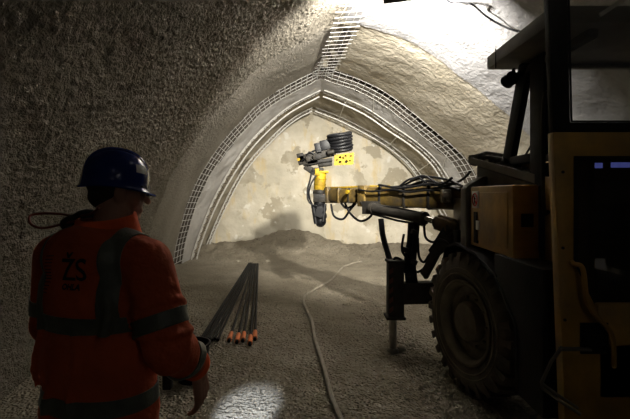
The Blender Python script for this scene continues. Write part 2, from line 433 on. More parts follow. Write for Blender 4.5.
# ------------------------------------------------------------------ reinforcement
def wires(name, path, A, B, YA, YB, nl, step, r, lbl, m, grp=None, frac=(0, 1)):
    """welded mesh: nl long wires between curves A and B, rungs every step points"""
    mb = MB(); i0 = int(frac[0]*(NP-1)); i1 = int(frac[1]*(NP-1))
    for k in range(nl):
        t = k/(nl-1); Y = YA+(YB-YA)*t
        mb.tube([P3(A[i].lerp(B[i], t), Y)+V((noise.noise(V((i*.2, k, 0)))*.012, 0, noise.noise(V((i*.2, k, 5)))*.012)) for i in range(i0, i1+1, 2)], r, 5)
    i = i0
    while i <= i1:
        a = P3(A[i].lerp(B[i], -.12), YA-(YB-YA)*.12); b = P3(A[i].lerp(B[i], 1.12), YB+(YB-YA)*.12)
        mb.tube([a, b], r, 5); i += step
    o = mb.build(name, m); return tag(o, lbl, 'rebar mesh', grp)
for out, g, side in ((outL, g1L, 'left'), (outR, g1R, 'right')):
    wires('rebar_mesh', None, shrink(out, .02), shrink(out, .16), 9.57, 9.95, 4, 3, .007,
          'curved steel wire mesh ladder along the %s side of the pointed arch' % side, M['rebar'], frac=(.06, .99))
# ridge mesh
mb = MB(); Ztop = outL[-1].y
def ridge(Y, u): 
    cv = outL if u < 0.14 else outR
    c = min(cv, key=lambda q: abs(q.x-(u+.0)))
    return V((u-.11*(Y-9.9), Y, c.y-.075))
apx = outL[-1].x
def ridgec(Y, u):
    a = ridge(Y, apx-.21); b = ridge(Y, apx+.27); return a.lerp(b, (u-apx+.21)/.48)
for k in range(4):
    u = apx-.12+k*.11
    mb.tube([ridgec(6.0+j*.15, u)+V((noise.noise(V((j*.4, k, 0)))*.02, 0, 0)) for j in range(26)], .005, 5)
for j in range(19):
    Y = 6.1+j*.198; s = noise.noise(V((j*1.7, 3, 1)))*.08
    mb.tube([ridgec(Y, apx-.21+s), ridgec(Y+.03*s, apx+.27+s)], .005, 5)
tag(mb.build('rebar_mesh', M['rebar']), 'straight strip of steel wire mesh running along the tunnel crown', 'rebar mesh')
def girder(Cv, Y, lbl, off=.0, sz=.13):
    a = shrink(Cv, .02+off); b = shrink(Cv, .02+off+sz)
    ids = list(range(2, NP, 2))
    root = empty('lattice_girder', P3(a[2], Y-.1), lbl, 'lattice girder')
    for cvv, yy, rr in ((b, Y-.09, .021), (a, Y-.20, .017), (a, Y+.02, .017)):
        m_ = MB(); m_.tube([P3(cvv[i], yy) for i in ids], rr, 7); m_.build('chord_bar', M['rebar'], root)
    m_ = MB(); pts = []
    for n_, i in enumerate(range(2, NP-3, 5)):
        pts.append(P3(a[i], Y-.20)); pts.append(P3(b[i+2], Y-.09))
        pts.append(P3(a[min(i+4, NP-1)], Y+.02))
    m_.tube(pts, .010, 5); m_.build('lacing_bar', M['rebar_dark'], root)
girder(g1L, D1-.02, 'pale lattice girder on the left side of the nearer pointed arch')
girder(g1R, D1-.02, 'pale lattice girder on the right side of the nearer pointed arch')
girder(g2L, D2-.05, 'thin lattice girder on the left side of the farther arch by the tunnel face', sz=.08)
girder(g2R, D2-.05, 'thin lattice girder on the right side of the farther arch by the tunnel face', sz=.08)
for fr, ds in ((.90, 'nearest the arch apex'), (.66, 'halfway up the arch'), (.50, 'lowest, above the boom')):
    i = int(fr*(NP-1)); mb = MB()
    mb.tube([P3(shrink(g1R, .05)[i], D1+.05), P3(shrink(g2R, .05)[i-2], D2-.15)], .014, 6)
    tag(mb.build('spacer_bar', M['rebar']), 'steel spacer bar between right-hand arch girders, '+ds, 'steel bar', 'spacer bars between arch girders')
for fr, ds in ((.80, 'upper one, near the crown'), (.60, 'middle one'), (.47, 'lower one, above the boom')):
    i = int(fr*(NP-1)); mb = MB()
    mb.tube([P3(shrink(outR, .12)[i], 9.85), P3(shrink(g1R, .03)[i-1], D1-.2)], .012, 6)
    tag(mb.build('tie_bar', M['rebar']), 'thin steel tie bar across the white right-hand band, '+ds, 'steel bar', 'tie bars across the white band')

# ------------------------------------------------------------------ floodlights
def floodlight(loc, target, lbl, up):
    root = empty('floodlight', loc, lbl, 'floodlight')
    d = (V(target)-V(loc)).normalized(); sd = d.cross(V((0, 0, 1))).normalized(); u = sd.cross(d)
    c = V(loc)
    def ring(off, w, h): return [c+d*off+sd*(i*w)+u*(j*h) for i, j in ((-1, -1), (1, -1), (1, 1), (-1, 1))]
    m_ = MB(); a = ring(-.05, .12, .05); b = ring(.04, .19, .095)
    m_.add(a+b, [(0, 3, 2, 1), (0, 1, 5, 4), (1, 2, 6, 5), (2, 3, 7, 6), (3, 0, 4, 7)])
    for k in range(9):
        q = c-d*.065+sd*(-.09+k*.0225); m_.beam(q-u*.04, q+u*.04, .006, .04, up=d)
    m_.build('housing', M['black'], root)
    m_ = MB(); m_.prism(ring(.025, .165, .075), d*.006); m_.build('lamp_glass', M['lamp_glow'], root)
    m_ = MB(); s1 = c+sd*.205; s2 = c-sd*.205; t1 = s1+V((0, 0, up)); t2 = s2+V((0, 0, up))
    m_.tube([s1, t1, t2, s2], .012, 6); m_.tube([(t1+t2)/2, (t1+t2)/2+V((0, 0, .12))], .014, 6)
    m_.build('bracket', M['steel'], root)
floodlight(FLOOD, FLOOD_AIM, 'black floodlight hanging from the tunnel crown, lighting the arch', .17)
floodlight(REAR, REAR_AIM, 'black floodlight hanging from the crown above the cab roof', .55)
root = empty('added_tripod_light', (LOWL.x, LOWL.y, 0), 'work light on a tripod, added out of view behind the viewer', 'work light')  # added only to carry the low beam, never in view
m_ = MB(); m_.cyl((LOWL.x, LOWL.y, .75), (LOWL.x, LOWL.y, LOWL.z-.08), .014); m_.build('pole', M['steel'], root)
for k in range(3):
    m_ = MB(); a = 2*PI*k/3+.5; m_.cyl((LOWL.x, LOWL.y, .85), (LOWL.x+.30*math.cos(a), LOWL.y+.30*math.sin(a), fh(LOWL.x, LOWL.y)+.01), .011); m_.build('leg', M['steel'], root)
m_ = MB(); m_.box(LOWL, (.26, .10, .18)); m_.build('lamp_housing', M['black'], root, .01)
m_ = MB(); m_.box(LOWL+V((0, .053, 0)), (.22, .006, .14)); m_.build('lamp_glass', M['lamp_glow'], root)
# cable on the vault
mb = MB(); pts = []
for px, py in ((440, -8), (450, 2), (462, 2), (471, 4), (478, 9), (486, 16), (499, 24), (513, 30), (530, 34)):
    pts.append(vault_hit(px, py, .14))
mb.tube(pts, .012, 6, smooth=6); tag(mb.build('electric_cable', M['hose']), 'thin dark cable drooping along the pale vault above the cab', 'cable')
mb = MB()

# ------------------------------------------------------------------ drill rods, bucket, hose
def rod(p0, p1, r, cap, lbl, grp):
    p0 = V(p0); p1 = V(p1)
    m_ = MB(); n = 22; pts = []
    for k in range(n+1):
        p = p0.lerp(p1, k/n); pts.append(p)
    m_.tube(pts, r, 8); o = m_.build('drill_rod', M['rod'], origin=(p0.x, p0.y, p0.z)); tag(o, lbl, 'drill rod', grp)
    d = (p1-p0).normalized()
    m2 = MB()
    if cap: m2.cyl(p0-d*.01, p0+d*.22, r*1.75, r*1.6, 12); m2.build('orange_cap', M['tip'], o)
    m3 = MB(); m3.cyl(p0-d*.05, p0-d*.005, r*1.2, r*1.35, 12); m3.build('thread_end', M['rod'], o)
def fl(px, py, dz=0):
    d = EYE*F/(py-HY)
    for _ in range(8):
        z = fh((px-CX)/F*d, d)+dz; d = (EYE-z)*F/(py-HY)
    return pt(px, py, d)
ords = ['leftmost', 'second from left', 'third from left', 'fourth from left', 'fifth from left', 'sixth from left', 'rightmost']
for k in range(7):
    a = fl(201+k*2.9, 338.5-(k % 2), .03); b = fl(248.3+k*.75, 264, .05); b.z += .025*(k % 2)
    rod(a, b, .0145, False, 'long black steel drill rod in the tight left bundle, '+ords[k], 'black drill rods in the tight bundle')
for (x0, y0, x1), ds in zip(((229.4, 339.5, 253.5), (237, 341, 254.5), (243, 339.5, 255.5), (250, 343, 257), (255, 338, 258)),
        ('leftmost', 'second from left', 'middle one', 'fourth from left', 'rightmost')):
    rod(fl(x0, y0, .035), fl(x1, 263.8, .08), .0155, True, 'black drill rod with an orange end cap fanned out on the floor, '+ds, 'orange-capped drill rods')
bc = V((-1.10, 3.75, fh(-1.10, 3.75)))
root = empty('bucket', bc, 'black plastic bucket on the floor beside the worker\'s hand', 'bucket')
m_ = MB(); m_.lathe([(.115, 0), (.155, .31), (.168, .315), (.168, .33), (.150, .33), (.146, .31), (.110, .012), (.0, .012)], bc, (0, 0, 1), 36, False)
m_.lathe([(.0, 0), (.115, 0)], bc, (0, 0, 1), 36, False); m_.build('body', M['hose'], root)
m_ = MB(); m_.tube([bc+V((.165*math.cos(a), .165*math.sin(a)*.35-.13*math.sin(a), .30-.12*math.sin(a))) for a in [PI*k/16 for k in range(17)]], .004, 6); m_.build('handle', M['steel'], root)
mb = MB()
hp = [fl(x, y, .022) for x, y in ((352, 440), (340, 417), (332, 398), (325, 372), (319, 352), (314.6, 338), (311.6, 321), (306, 309), (303.5, 300), (308, 293.5), (317, 288), (328, 282), (337, 274), (343, 267), (351, 264), (361.6, 261.5))]
hs = catmull(hp, 8)
for p in hs: p.z = fh(p.x, p.y)+.021
mb.tube(hs, .0215, 10)
tag(mb.build('water_hose', M['ghose']), 'long grey hose snaking over the tunnel floor towards the face', 'hose')
# loose stones
def rock(x, y, r):
    m_ = MB(); m_.ball((0, 0, 0), (r, r*.8, r*.6), 6)
    s = random.random()*50; z = fh(x, y)
    m_.v = [V((x, y, z+r*.3)) + p*(1+.5*noise.noise(p.normalized()*1.6+V((s, 0, 0)))) for p in m_.v]
    return m_.build('stone', M['recess'], smooth=20)
for (px, py, r, ds) in ((346, 305, .05, 'left of the stabiliser leg'), (400, 349, .055, 'beside the stabiliser leg foot'), (412, 345, .04, 'between stabiliser leg and front wheel'), (268, 262, .06, 'just past the ends of the drill rods'), (238, 262, .05, 'on the spoil left of the drill rods')):
    p = fl(px, py); tag(rock(p.x, p.y, r), 'small dusty brown stone '+ds, 'stone')

# ------------------------------------------------------------------ drilling rig
G = empty('drilling_rig', (2.15, 3.0, 0), 'dirty yellow wheeled drilling rig with a cab and long boom, parked on the right', 'drilling rig')
# wheels
def wheel(cx, cy, yaw, sgn):
    """sidewall centre at (cx,cy), outer side faces sgn*-X"""
    Rr = .59; W = .40
    ax = V((sgn*math.cos(yaw), sgn*math.sin(yaw), 0))   # from outer side inward
    c = V((cx, cy, Rr+.0))
    m_ = MB()
    m_.lathe([(.335, .035), (.36, .012), (.42, -.008), (.49, -.004), (.535, .02), (.556, .05), (.56, W/2), (.556, W-.05), (.535, W-.02), (.49, W+.004), (.42, W+.008), (.36, W-.012), (.335, W-.035)], c, ax, 72, False)
    ty = None
    q = ax.to_track_quat('Z', 'Y').to_matrix()
    n = 26
    for k in range(n):
        for side in (0, 1):
            a = 2*PI*(k+.5*side)/n
            def P(r, h, da): 
                t = a+da*(1 if side == 0 else -1); return c+q @ V((r*math.cos(t), r*math.sin(t), h))
            h0, h1 = (.012, W*.56) if side == 0 else (W-.012, W*.44)
            da = .11; wv = .058
            v8 = []
            for (r0) in (.545, .592):
                for (hh, dd) in ((h0, -wv), (h0, wv), (h1, da+wv), (h1, da-wv)): v8.append(P(r0-(.012 if hh == h0 and r0 > .55 else 0), hh, dd))
            m_.add(v8, [(0, 1, 2, 3), (7, 6, 5, 4), (0, 4, 5, 1), (1, 5, 6, 2), (2, 6, 7, 3), (3, 7, 4, 0)])
            # shoulder lug running onto the sidewall
            sg = -1 if side == 0 else 1; hs_ = .03 if side == 0 else W-.03
            v8 = []
            for (r0) in (.475, .575):
                for (hh, dd) in ((hs_+sg*(.038 if r0 < .5 else .024), -wv*.8), (hs_+sg*(.038 if r0 < .5 else .024), wv*.8), (hs_-sg*.03, wv*.8), (hs_-sg*.03, -wv*.8)): v8.append(P(r0, hh, dd))
            m_.add(v8, [(0, 1, 2, 3), (7, 6, 5, 4), (0, 4, 5, 1), (1, 5, 6, 2), (2, 6, 7, 3), (3, 7, 4, 0)])
    tyre = m_.build('wheel', M['rubber'], G, smooth=30)
    m_ = MB(); m_.lathe([(.345, .03), (.352, .0), (.335, -.004), (.318, .012), (.305, .03), (.300, .09), (.262, .12), (.235, .13), (.225, .10), (.175, .095), (.15, .11), (.0, .11)], c, ax, 60, False)
    for rr_, hh_ in ((.405, -.010), (.447, -.006)): 
        m_.tube([c+q @ V((rr_*math.cos(2*PI*k/60), rr_*math.sin(2*PI*k/60), hh_)) for k in range(60)], .005, 5, True)
    m_.build('rim', M['rim'], tyre)
    m_ = MB(); m_.lathe([(.165, .10), (.165, .045), (.150, .02), (.118, .008), (.0, .002)], c, ax, 40, False)
    for k in range(10):
        a = 2*PI*k/10; p = c+q @ V((.200*math.cos(a), .200*math.sin(a), .10)); m_.cyl(p, p-ax*.03, .013, .013, 6)
    m_.build('hub', M['rim'], tyre)
wheel(1.23, 3.50, R(14), 1); wheel(3.07, 3.45, R(14), -1)
wheel(1.25, .25, 0, 1); wheel(3.05, .25, 0, -1)
# chassis
m_ = MB(); m_.lohi((1.80, -.6, .42), (2.50, 4.25, 1.0)); m_.lohi((1.62, 3.38, .48), (2.70, 3.62, .70)); m_.lohi((1.62, .15, .48), (2.70, .4, .70)); m_.lohi((1.86, 4.2, .5), (2.44, 4.5, .95))
m_.build('chassis', M['dark'], G, .01)
m_ = MB(); m_.lohi((1.60, -.9, 1.22), (2.85, 2.0, 1.70)); m_.build('engine_hood', M['yellow'], G, .03)
m_ = MB(); m_.lohi((1.42, 2.70, 1.24), (2.95, 3.62, 1.64)); m_.build('body_deck', M['dark'], G, .01)
# fender over the wheel
def strip(poly, X0, X1, th):
    mm = MB(); n = len(poly)
    for k in range(n-1):
        (y0, z0), (y1, z1) = poly[k], poly[k+1]
        mm.prism([(X0, y0, z0), (X0, y1, z1), (X0, y1, z1+th), (X0, y0, z0+th)], (X1-X0, 0, 0))
    return mm
fp = [(4.0, .98), (3.86, 1.17), (3.6, 1.225), (3.16, 1.20), (2.86, 1.09)]
m_ = strip(fp, 1.20, 1.72, .018)
m_.prism([(1.70, y, z) for y, z in fp]+[(1.70, 2.8, 1.28), (1.70, 3.9, 1.28)], (.03, 0, 0))
m_.build('fender', M['black'], G)
m_ = MB(); m_.prism([(1.22, 2.86, 1.14), (1.22, 2.62, .92), (1.22, 2.56, .86), (1.22, 2.54, .45), (1.22, 2.25, .45), (1.22, 2.25, 1.25), (1.22, 2.86, 1.25)], (.30, 0, 0)); m_.build('side_skirt', M['black'], G, .006)
m_ = MB(); m_.tube([V((1.215, y, z)) for y, z in ((3.16, 1.20), (2.86, 1.12), (2.62, .92), (2.55, .86), (2.53, .46))], .008, 6); m_.build('skirt_edge', M['dark'], G)
# front-left side cabinet
m_ = MB(); m_.lohi((1.25, 2.66, 1.25), (1.42, 3.38, 1.715)); m_.lohi((1.252, 2.655, .985), (1.42, 2.75, 1.30)); cab1 = m_.build('side_cabinet', M['yellow'], G, .012)
m_ = MB(); m_.lohi((1.243, 2.72, 1.30), (1.251, 3.32, 1.67)); dr = m_.build('door', M['yellow'], cab1, .004)
m_ = MB(); m_.box((1.240, 3.20, 1.42), (.012, .05, .07)); m_.build('latch', M['white'], dr, .003)
m_ = MB(); m_.box((1.243, 3.245, 1.40), (.014, .07, .24)); m_.build('hinge', M['black'], dr, .003)
for zz in (1.49, 1.13):
    m_ = MB(); m_.box((1.34, 2.650, zz), (.075, .012, .085)); m_.build('latch', M['black'], cab1, .003)
m_ = MB(); sc = V((1.239, 3.245, 1.615)); m_.box(sc, (.006, .125, .13)); sg = m_.build('warning_sign', M['white'], cab1, .002)
m_ = MB(); m_.tube([sc+V((-.004, .047*math.cos(2*PI*k/28), .047*math.sin(2*PI*k/28))) for k in range(28)], .0052, 6, True)
m_.tube([sc+V((-.004, .036, .036)), sc+V((-.004, -.036, -.036))], .0045, 6); m_.build('prohibition_ring', M['red'], sg)
m_ = MB(); m_.ball(sc+V((-.003, -.002, .026)), (.003, .007, .007), 6)
m_.tube([sc+V((-.003, 0, .017)), sc+V((-.003, .003, -.008))], .0055, 6); m_.tube([sc+V((-.003, .002, -.006)), sc+V((-.003, .016, -.030))], .0035, 5); m_.tube([sc+V((-.003, .002, -.006)), sc+V((-.003, -.012, -.030))], .0035, 5)
m_.tube([sc+V((-.003, .018, .004)), sc+V((-.003, 0, .013)), sc+V((-.003, -.018, .002))], .003, 5); m_.build('walking_figure', M['black'], sg)
# chamfered front post of the cabinet
m_ = MB(); m_.prism([(1.22, 3.40, 1.21), (1.22, 3.40, 1.70), (1.245, 3.40, 1.73), (1.36, 3.40, 1.80), (1.40, 3.40, 1.80), (1.40, 3.40, 1.21)], (0, .12, 0)); m_.build('front_post', M['roof'], G, .006)
m_ = MB(); m_.lohi((1.40, 3.42, 1.18), (2.75, 3.60, 1.66)); m_.build('front_bulkhead', M['dark'], G, .01)
# ribbed cover arm above cabinet
m_ = MB(); a = V((1.37, 3.62, 1.95)); b = V((1.50, 2.70, 1.745))
m_.beam(a, b, .10, .05, .13, .06)
m_.beam(a+V((.12, .08, .03)), b+V((.14, .1, .06)), .09, .06)
for k in range(11): 
    p = a.lerp(b, (k+.5)/11)+V((.05, .05, .045)); m_.box(p, (.19, .045, .03), Euler((0, R(-4), R(15))))
m_.ball(a+V((.02, .02, .0)), (.06, .07, .05), 8)
m_.tube([a+V((-.02, .05, .02)), a+V((.15, .1, .07)), a+V((.35, .1, .04))], .02, 8)
m_.build('ribbed_guard', M['roof'], G)
m_ = MB(); m_.prism([(1.385, 3.60, 1.60), (1.385, 3.60, 1.90), (1.42, 2.68, 1.71), (1.42, 2.68, 1.60)], (.9, .05, 0)); m_.build('engine_cover', M['dark'], G, .01)
# ---- cab
X0 = 1.43; X1 = 2.75; YR = 2.12; ZT = 2.55
m_ = MB(); m_.lohi((1.25, 2.22, 2.56), (2.85, 3.06, 2.655)); cr = m_.build('cab_roof', M['roof'], G, .012)
m_ = MB(); m_.lohi((1.245, 2.90, 2.525), (1.252, 2.905, 2.66)); m_.build('roof_seam', M['black'], cr)
m_ = MB(); m_.lohi((X0, YR, .62), (X1, 2.62, 1.10)); m_.lohi((X0+.05, 2.62, 1.60), (X1, 3.22, 1.90)); m_.lohi((X0, 2.2, 1.05), (X0+.04, 2.62, 1.86)); m_.build('cab_shell', M['yellow'], G, .01)
def pil(p0, p1, w_, h_): return MB().beam(p0, p1, w_, h_)
m_ = MB()
m_.beam((X0+.03, 3.17, 1.88), (X0+.03, 2.90, 2.55), .05, .13)
m_.beam((X1-.03, 3.20, 1.88), (X1-.03, 2.93, 2.55), .05, .06)
m_.lohi((X0, 2.63, 1.62), (X0+.06, 2.80, 2.55)); m_.lohi((X1-.06, 2.63, 1.62), (X1, 2.80, 2.55))
m_.beam((X0, 3.20, 1.90), (X1, 3.20, 1.90), .06, .06)
m_.beam((X0, 2.93, 2.555), (X1, 2.93, 2.555), .05, .03)
m_.beam((X0+.03, 2.62, 1.90), (X0+.03, 3.2, 1.90), .05, .06); m_.beam((X0+.03, 2.2, 1.88), (X0+.03, 2.65, 1.88), .05, .05)
m_.beam((X0+.03, 2.2, 2.50), (X0+.03, 3.0, 2.50), .05, .05)
m_.build('cab_frame', M['black'], G, .006)
m_ = MB(); m_.prism([(X0+.06, 3.185, 1.93), (X1-.06, 3.185, 1.93), (X1-.06, 2.935, 2.54), (X0+.06, 2.935, 2.54)], (0, .006, .002)); m_.build('windscreen', M['glass'], G)
m_ = MB(); m_.prism([(X0+.03, 2.80, 1.93), (X0+.03, 3.15, 1.93), (X0+.03, 2.93, 2.49), (X0+.03, 2.80, 2.49)], (.005, 0, 0)); m_.build('side_window', M['glass'], G)
m_ = MB(); m_.tube([V((1.60, 3.21, 1.94)), V((1.72, 3.10, 2.22))], .008, 6); m_.box((1.75, 3.09, 2.2), (.012, .02, .36), Euler((R(23), R(-28), 0))); m_.build('wiper', M['black'], G)
m_ = MB(); m_.ball((1.39, 2.97, 2.475), (.045, .045, .05), 10); m_.cyl((1.39, 2.99, 2.475), (1.385, 3.03, 2.465), .045, .05, 18); m_.tube([(1.40, 2.96, 2.46), (1.40, 2.96, 2.54)], .012, 6); m_.build('headlamp', M['black'], G)
# rear wall of the cab seen from behind, upper black window frame + yellow lower panel, leaning slightly
def RW(px, py, Y=YR): return pt(px, py, Y)
def ZP(X, Z, Y=YR): return V((X, Y, Z))
xa = lambda z: 1.18 + (2.63-z)*.038
o_ = [ZP(xa(2.74), 2.74), ZP(2.75, 2.74), ZP(2.75, 1.97), ZP(xa(1.97), 1.97)]
i_ = [ZP(xa(2.74)+.10, 2.68), ZP(2.66, 2.68), ZP(2.66, 2.018), ZP(xa(1.97)+.085, 2.018)]
m_ = MB(); m_.frame(o_, i_, (0, .05, 0)); rwf = m_.build('rear_window_frame', M['black'], G, .006)
m_ = MB(); m_.prism([p+V((0, .025, 0)) for p in i_], (0, .005, 0)); m_.build('rear_window', M['glass'], rwf)
m_ = MB(); m_.frame([p+V((0, -.003, 0)) for p in i_], [i_[0]+V((.008, -.003, -.008)), i_[1]+V((-.008, -.003, -.008)), i_[2]+V((-.008, -.003, .008)), i_[3]+V((.008, -.003, .008))], (0, .006, 0)); m_.build('window_seal', M['hose'], rwf)
m_ = MB(); q = pt(597, 16, YR-.02); m_.beam(pt(600, 15, YR-.03), pt(632, -6, YR-.03), .008, .02); m_.build('wiper', M['steel'], G)
m_ = MB()   # yellow lower panel with cut-out for the lower glass
o2 = [ZP(xa(1.97), 1.968), ZP(2.75, 1.968), ZP(2.75, .35), ZP(xa(.35), .35), ZP(xa(.9), .9), ZP(xa(1.3), 1.3)]
gl = [RW(577, 158), ZP(2.62, 1.84), ZP(2.62, .98), RW(611, 345), RW(606, 327), RW(577, 268)]
o2 = [o2[0], o2[1], ZP(2.75, .9), ZP(2.2, .35), ZP(xa(.35), .35), ZP(xa(1.2), 1.2)]
m_.frame(o2, gl, (0, .06, 0)); m_.add([ZP(2.75, .9), ZP(2.75, .35), ZP(2.2, .35)], [(0, 1, 2)])
lp = m_.build('rear_panel', M['yellow'], G, .005)
m_ = MB(); m_.prism([p+V((0, .03, 0)) for p in gl], (0, .005, 0)); m_.build('lower_window', M['dglass'], lp)
m_ = MB(); m_.prism([RW(574, 156, YR-.004), RW(640, 156, YR-.004), RW(640, 160, YR-.004), RW(578, 160, YR-.004), RW(578, 266, YR-.004), RW(574, 266, YR-.004)], (0, .008, 0)); m_.build('window_seal', M['black'], lp)
m_ = MB(); m_.lohi(tuple(RW(581, 354, YR-.008)), tuple(RW(606, 322, YR+.01)))
for k in range(6): m_.box(RW(593.5, 326+k*5, YR-.012), (.11, .008, .008))
m_.build('vent', M['black'], lp)
m_ = MB(); m_.tube([RW(572, 262, YR-.01), RW(574, 264, YR-.045), RW(581, 266, YR-.06), RW(584, 275, YR-.06), RW(587, 300, YR-.06), RW(596, 316, YR-.06), RW(609, 330, YR-.06), RW(613, 342, YR-.06), RW(614, 362, YR-.05), RW(614, 366, YR-.01)], .012, 8, smooth=5); m_.build('grab_handle', M['yellow'], lp)
for (px, py) in ((563, 172), (563, 248), (565, 320)):
    m_ = MB(); m_.cyl(RW(px, py, YR-.006), RW(px, py, YR+.005), .008, .008, 10); m_.build('bolt', M['dark'], lp)
# cab interior
m_ = MB(); m_.box((2.1, 2.55, 1.25), (.5, .3, .12)); m_.box((2.1, 2.42, 1.60), (.48, .1, .6), Euler((R(-8), 0, 0))); m_.box((2.1, 2.36, 1.98), (.28, .08, .2), Euler((R(-8), 0, 0))); m_.build('seat', M['black'], G, .03)
m_ = MB(); m_.box((1.95, 2.98, 1.83), (.9, .25, .16)); m_.build('dashboard', M['black'], G, .02)
m_ = MB(); m_.tube([(1.56, 2.9, 2.0), (1.56, 2.85, 2.3)], .01, 6); m_.box((1.62, 2.86, 2.33), (.16, .03, .10), Euler((0, 0, R(10)))); m_.build('interior_mirror', M['dark'], G, .012)
m_ = MB(); m_.lohi(tuple(pt(594.5, 168, 2.35)), tuple(pt(601.5, 163, 2.36))); m_.lohi(tuple(pt(612, 167.5, 2.35)), tuple(pt(632, 162.5, 2.36))); m_.build('display', M['screen'], G)
# side mirror & door grab rail near the gap
m_ = MB(); m_.tube([(1.40, 2.52, 1.55), (1.36, 2.50, 1.6), (1.36, 2.50, 2.2), (1.42, 2.52, 2.26)], .012, 8, smooth=4); m_.box((1.40, 2.50, 1.80), (.07, .05, .08)); m_.build('grab_rail', M['dark'], G)
# step loop below the cab
m_ = MB(); m_.tube([pt(562, 347, 2.10), pt(551, 362, 2.14), pt(541.5, 383, 2.16), pt(542.5, 388, 2.16), pt(560, 401, 2.09), pt(580, 414, 2.08)], .009, 8)
m_.tube([pt(541.5, 383, 2.16), pt(558, 395, 2.09), pt(578, 408, 2.08)], .007, 6)
m_.beam(pt(560, 349, 2.10), pt(590, 349, 2.10), .03, .012); m_.build('step', M['roof'], G)
m_ = MB(); m_.lohi((1.42, 2.2, .45), (1.75, 2.6, .62)); m_.build('cab_floor', M['black'], G)

# ---- boom
T = V((.16, 6.15, 1.65)); B = V((1.42, 4.32, 1.62))
dr_ = (T-B).normalized()
m_ = MB(); m_.beam(B+V((.14, -.2, 0)), B.lerp(T, .60), .20, .25, .18, .24); m_.build('boom', M['boom'], G, .05)
bo = G.children[-1] if False else None
m_ = MB(); s_ = B.lerp(T, .58)
m_.beam(s_, B.lerp(T, .97), .15, .20, .14, .19); m_.build('boom_extension', M['boom'], G, .045)
m_ = MB(); m_.beam(B.lerp(T, .42)+V((0, 0, .128)), B.lerp(T, .99)+V((0, 0, .105)), .06, .022); m_.build('boom_top_highlight', M['bright_yellow'], G, .003)  # lit top of the boom, built in as a brighter yellow strip
for t_, w_, h_ in ((.10, .215, .265), (.26, .21, .26), (.44, .205, .255), (.72, .16, .205)):
    m_ = MB(); m_.beam(B.lerp(T, t_), B.lerp(T, t_+.02), w_, h_); m_.build('boom_band', M['grime'], G, .02)
m_ = MB(); q = B.lerp(T, .50)+V((-.09, -.08, -.14)); m_.box(q, (.22, .12, .16), Euler((0, 0, R(-34)))); m_.build('valve_box', M['grime'], G, .008)
m_ = MB(); m_.tube([B.lerp(T, t_)+V((-.11, -.085, .07+.015*math.sin(t_*23))) for t_ in (.02, .12, .22, .32, .42, .52, .60)], .012, 7, smooth=4); m_.build('hose', M['hose'], G)
m_ = MB(); m_.tube([B.lerp(T, t_)+V((-.10, -.08, .12+.02*math.sin(t_*17))) for t_ in (.0, .1, .2, .3, .38, .44)], .014, 7, smooth=4); m_.build('hose', M['hose'], G)
for t0, t1, w_, h_ in ((.56, .62, .24, .27), (.93, .955, .19, .23), (.82, .835, .17, .215)):
    m_ = MB(); m_.beam(B.lerp(T, t0), B.lerp(T, t1), w_, h_); m_.build('boom_collar', M['boom'], G, .008)
m_ = MB(); m_.cyl(B.lerp(T, .70)+V((-.1, -.06, .05)), B.lerp(T, .70)+V((-.12, -.08, .05)), .028, .028, 14); m_.build('yellow_bolt', M['bright_yellow'], G)
m_ = MB(); m_.beam(B.lerp(T, .955), B.lerp(T, 1.02), .17, .21); m_.cyl(T+V((-.02, .0, -.12)), T+V((-.02, .0, .12)), .075, .075, 20); m_.build('boom_end', M['dark'], G, .006)
# base pivot of boom
m_ = MB(); m_.lohi((1.38, 3.62, 1.25), (1.95, 4.2, 1.62)); m_.cyl((1.46, 4.02, 1.66), (1.74, 4.02, 1.66), .10, .10, 24); m_.beam((1.45, 4.1, 1.35), (1.45, 4.1, 1.80), .09, .28); m_.beam((1.72, 4.1, 1.35), (1.72, 4.1, 1.80), .09, .28)
m_.build('boom_pivot', M['boom'], G, .01)
m_ = MB(); a = pt(446, 196, 4.2); m_.box(a, (.10, .05, .13)); m_.cyl(a+V((0, -.03, 0)), a+V((0, -.06, 0)), .045, .045, 16); m_.build('pivot_cap', M['steel'], G, .01)
# lift cylinder
A1 = pt(372, 208, 5.1); A2 = pt(425, 218.5, 4.35); A3 = pt(440, 222.5, 4.2); A4 = pt(453, 227, 4.05)
m_ = MB(); m_.cyl(A1, A2, .062, .062, 24); m_.cyl(A1.lerp(A2, .95), A2, .072, .072, 24); m_.cyl(A1, A1.lerp(A2, .06), .07, .07, 24); lc = m_.build('lift_cylinder', M['dark'], G)
m_ = MB(); m_.cyl(A2, A3, .034, .034, 18); m_.build('piston_rod', M['chrome'], lc)
m_ = MB(); m_.cyl(A3+V((-.02, -.05, 0)), A3+V((.03, .08, 0)), .075, .075, 20); m_.beam(A3, A4, .16, .13); m_.cyl(A4+V((-.05, -.06, 0)), A4+V((.0, .0, 0)), .06, .06, 20); m_.build('clevis', M['boom'], lc, .006)
m_ = MB(); bk = B.lerp(T, .60); 
m_.prism([bk+V((-.10, -.1, -.07)), bk+V((.13, -.28, -.07)), bk+V((.03, -.2, -.2)), bk+V((-.02, -.16, -.2))], (.06, .08, 0)); m_.build('cylinder_bracket', M['dark'], G, .004)
m_ = MB(); m_.tube([A1+V((0, 0, -.07)), A1.lerp(A2, .5)+V((0, 0, -.085)), A2+V((0, 0, -.07))], .014, 6); m_.tube([A1+V((0, -.05, .03)), A1.lerp(A2, .5)+V((0, -.06, .06)), A2+V((0, -.04, .05))], .010, 6); m_.build('hose', M['hose'], G)
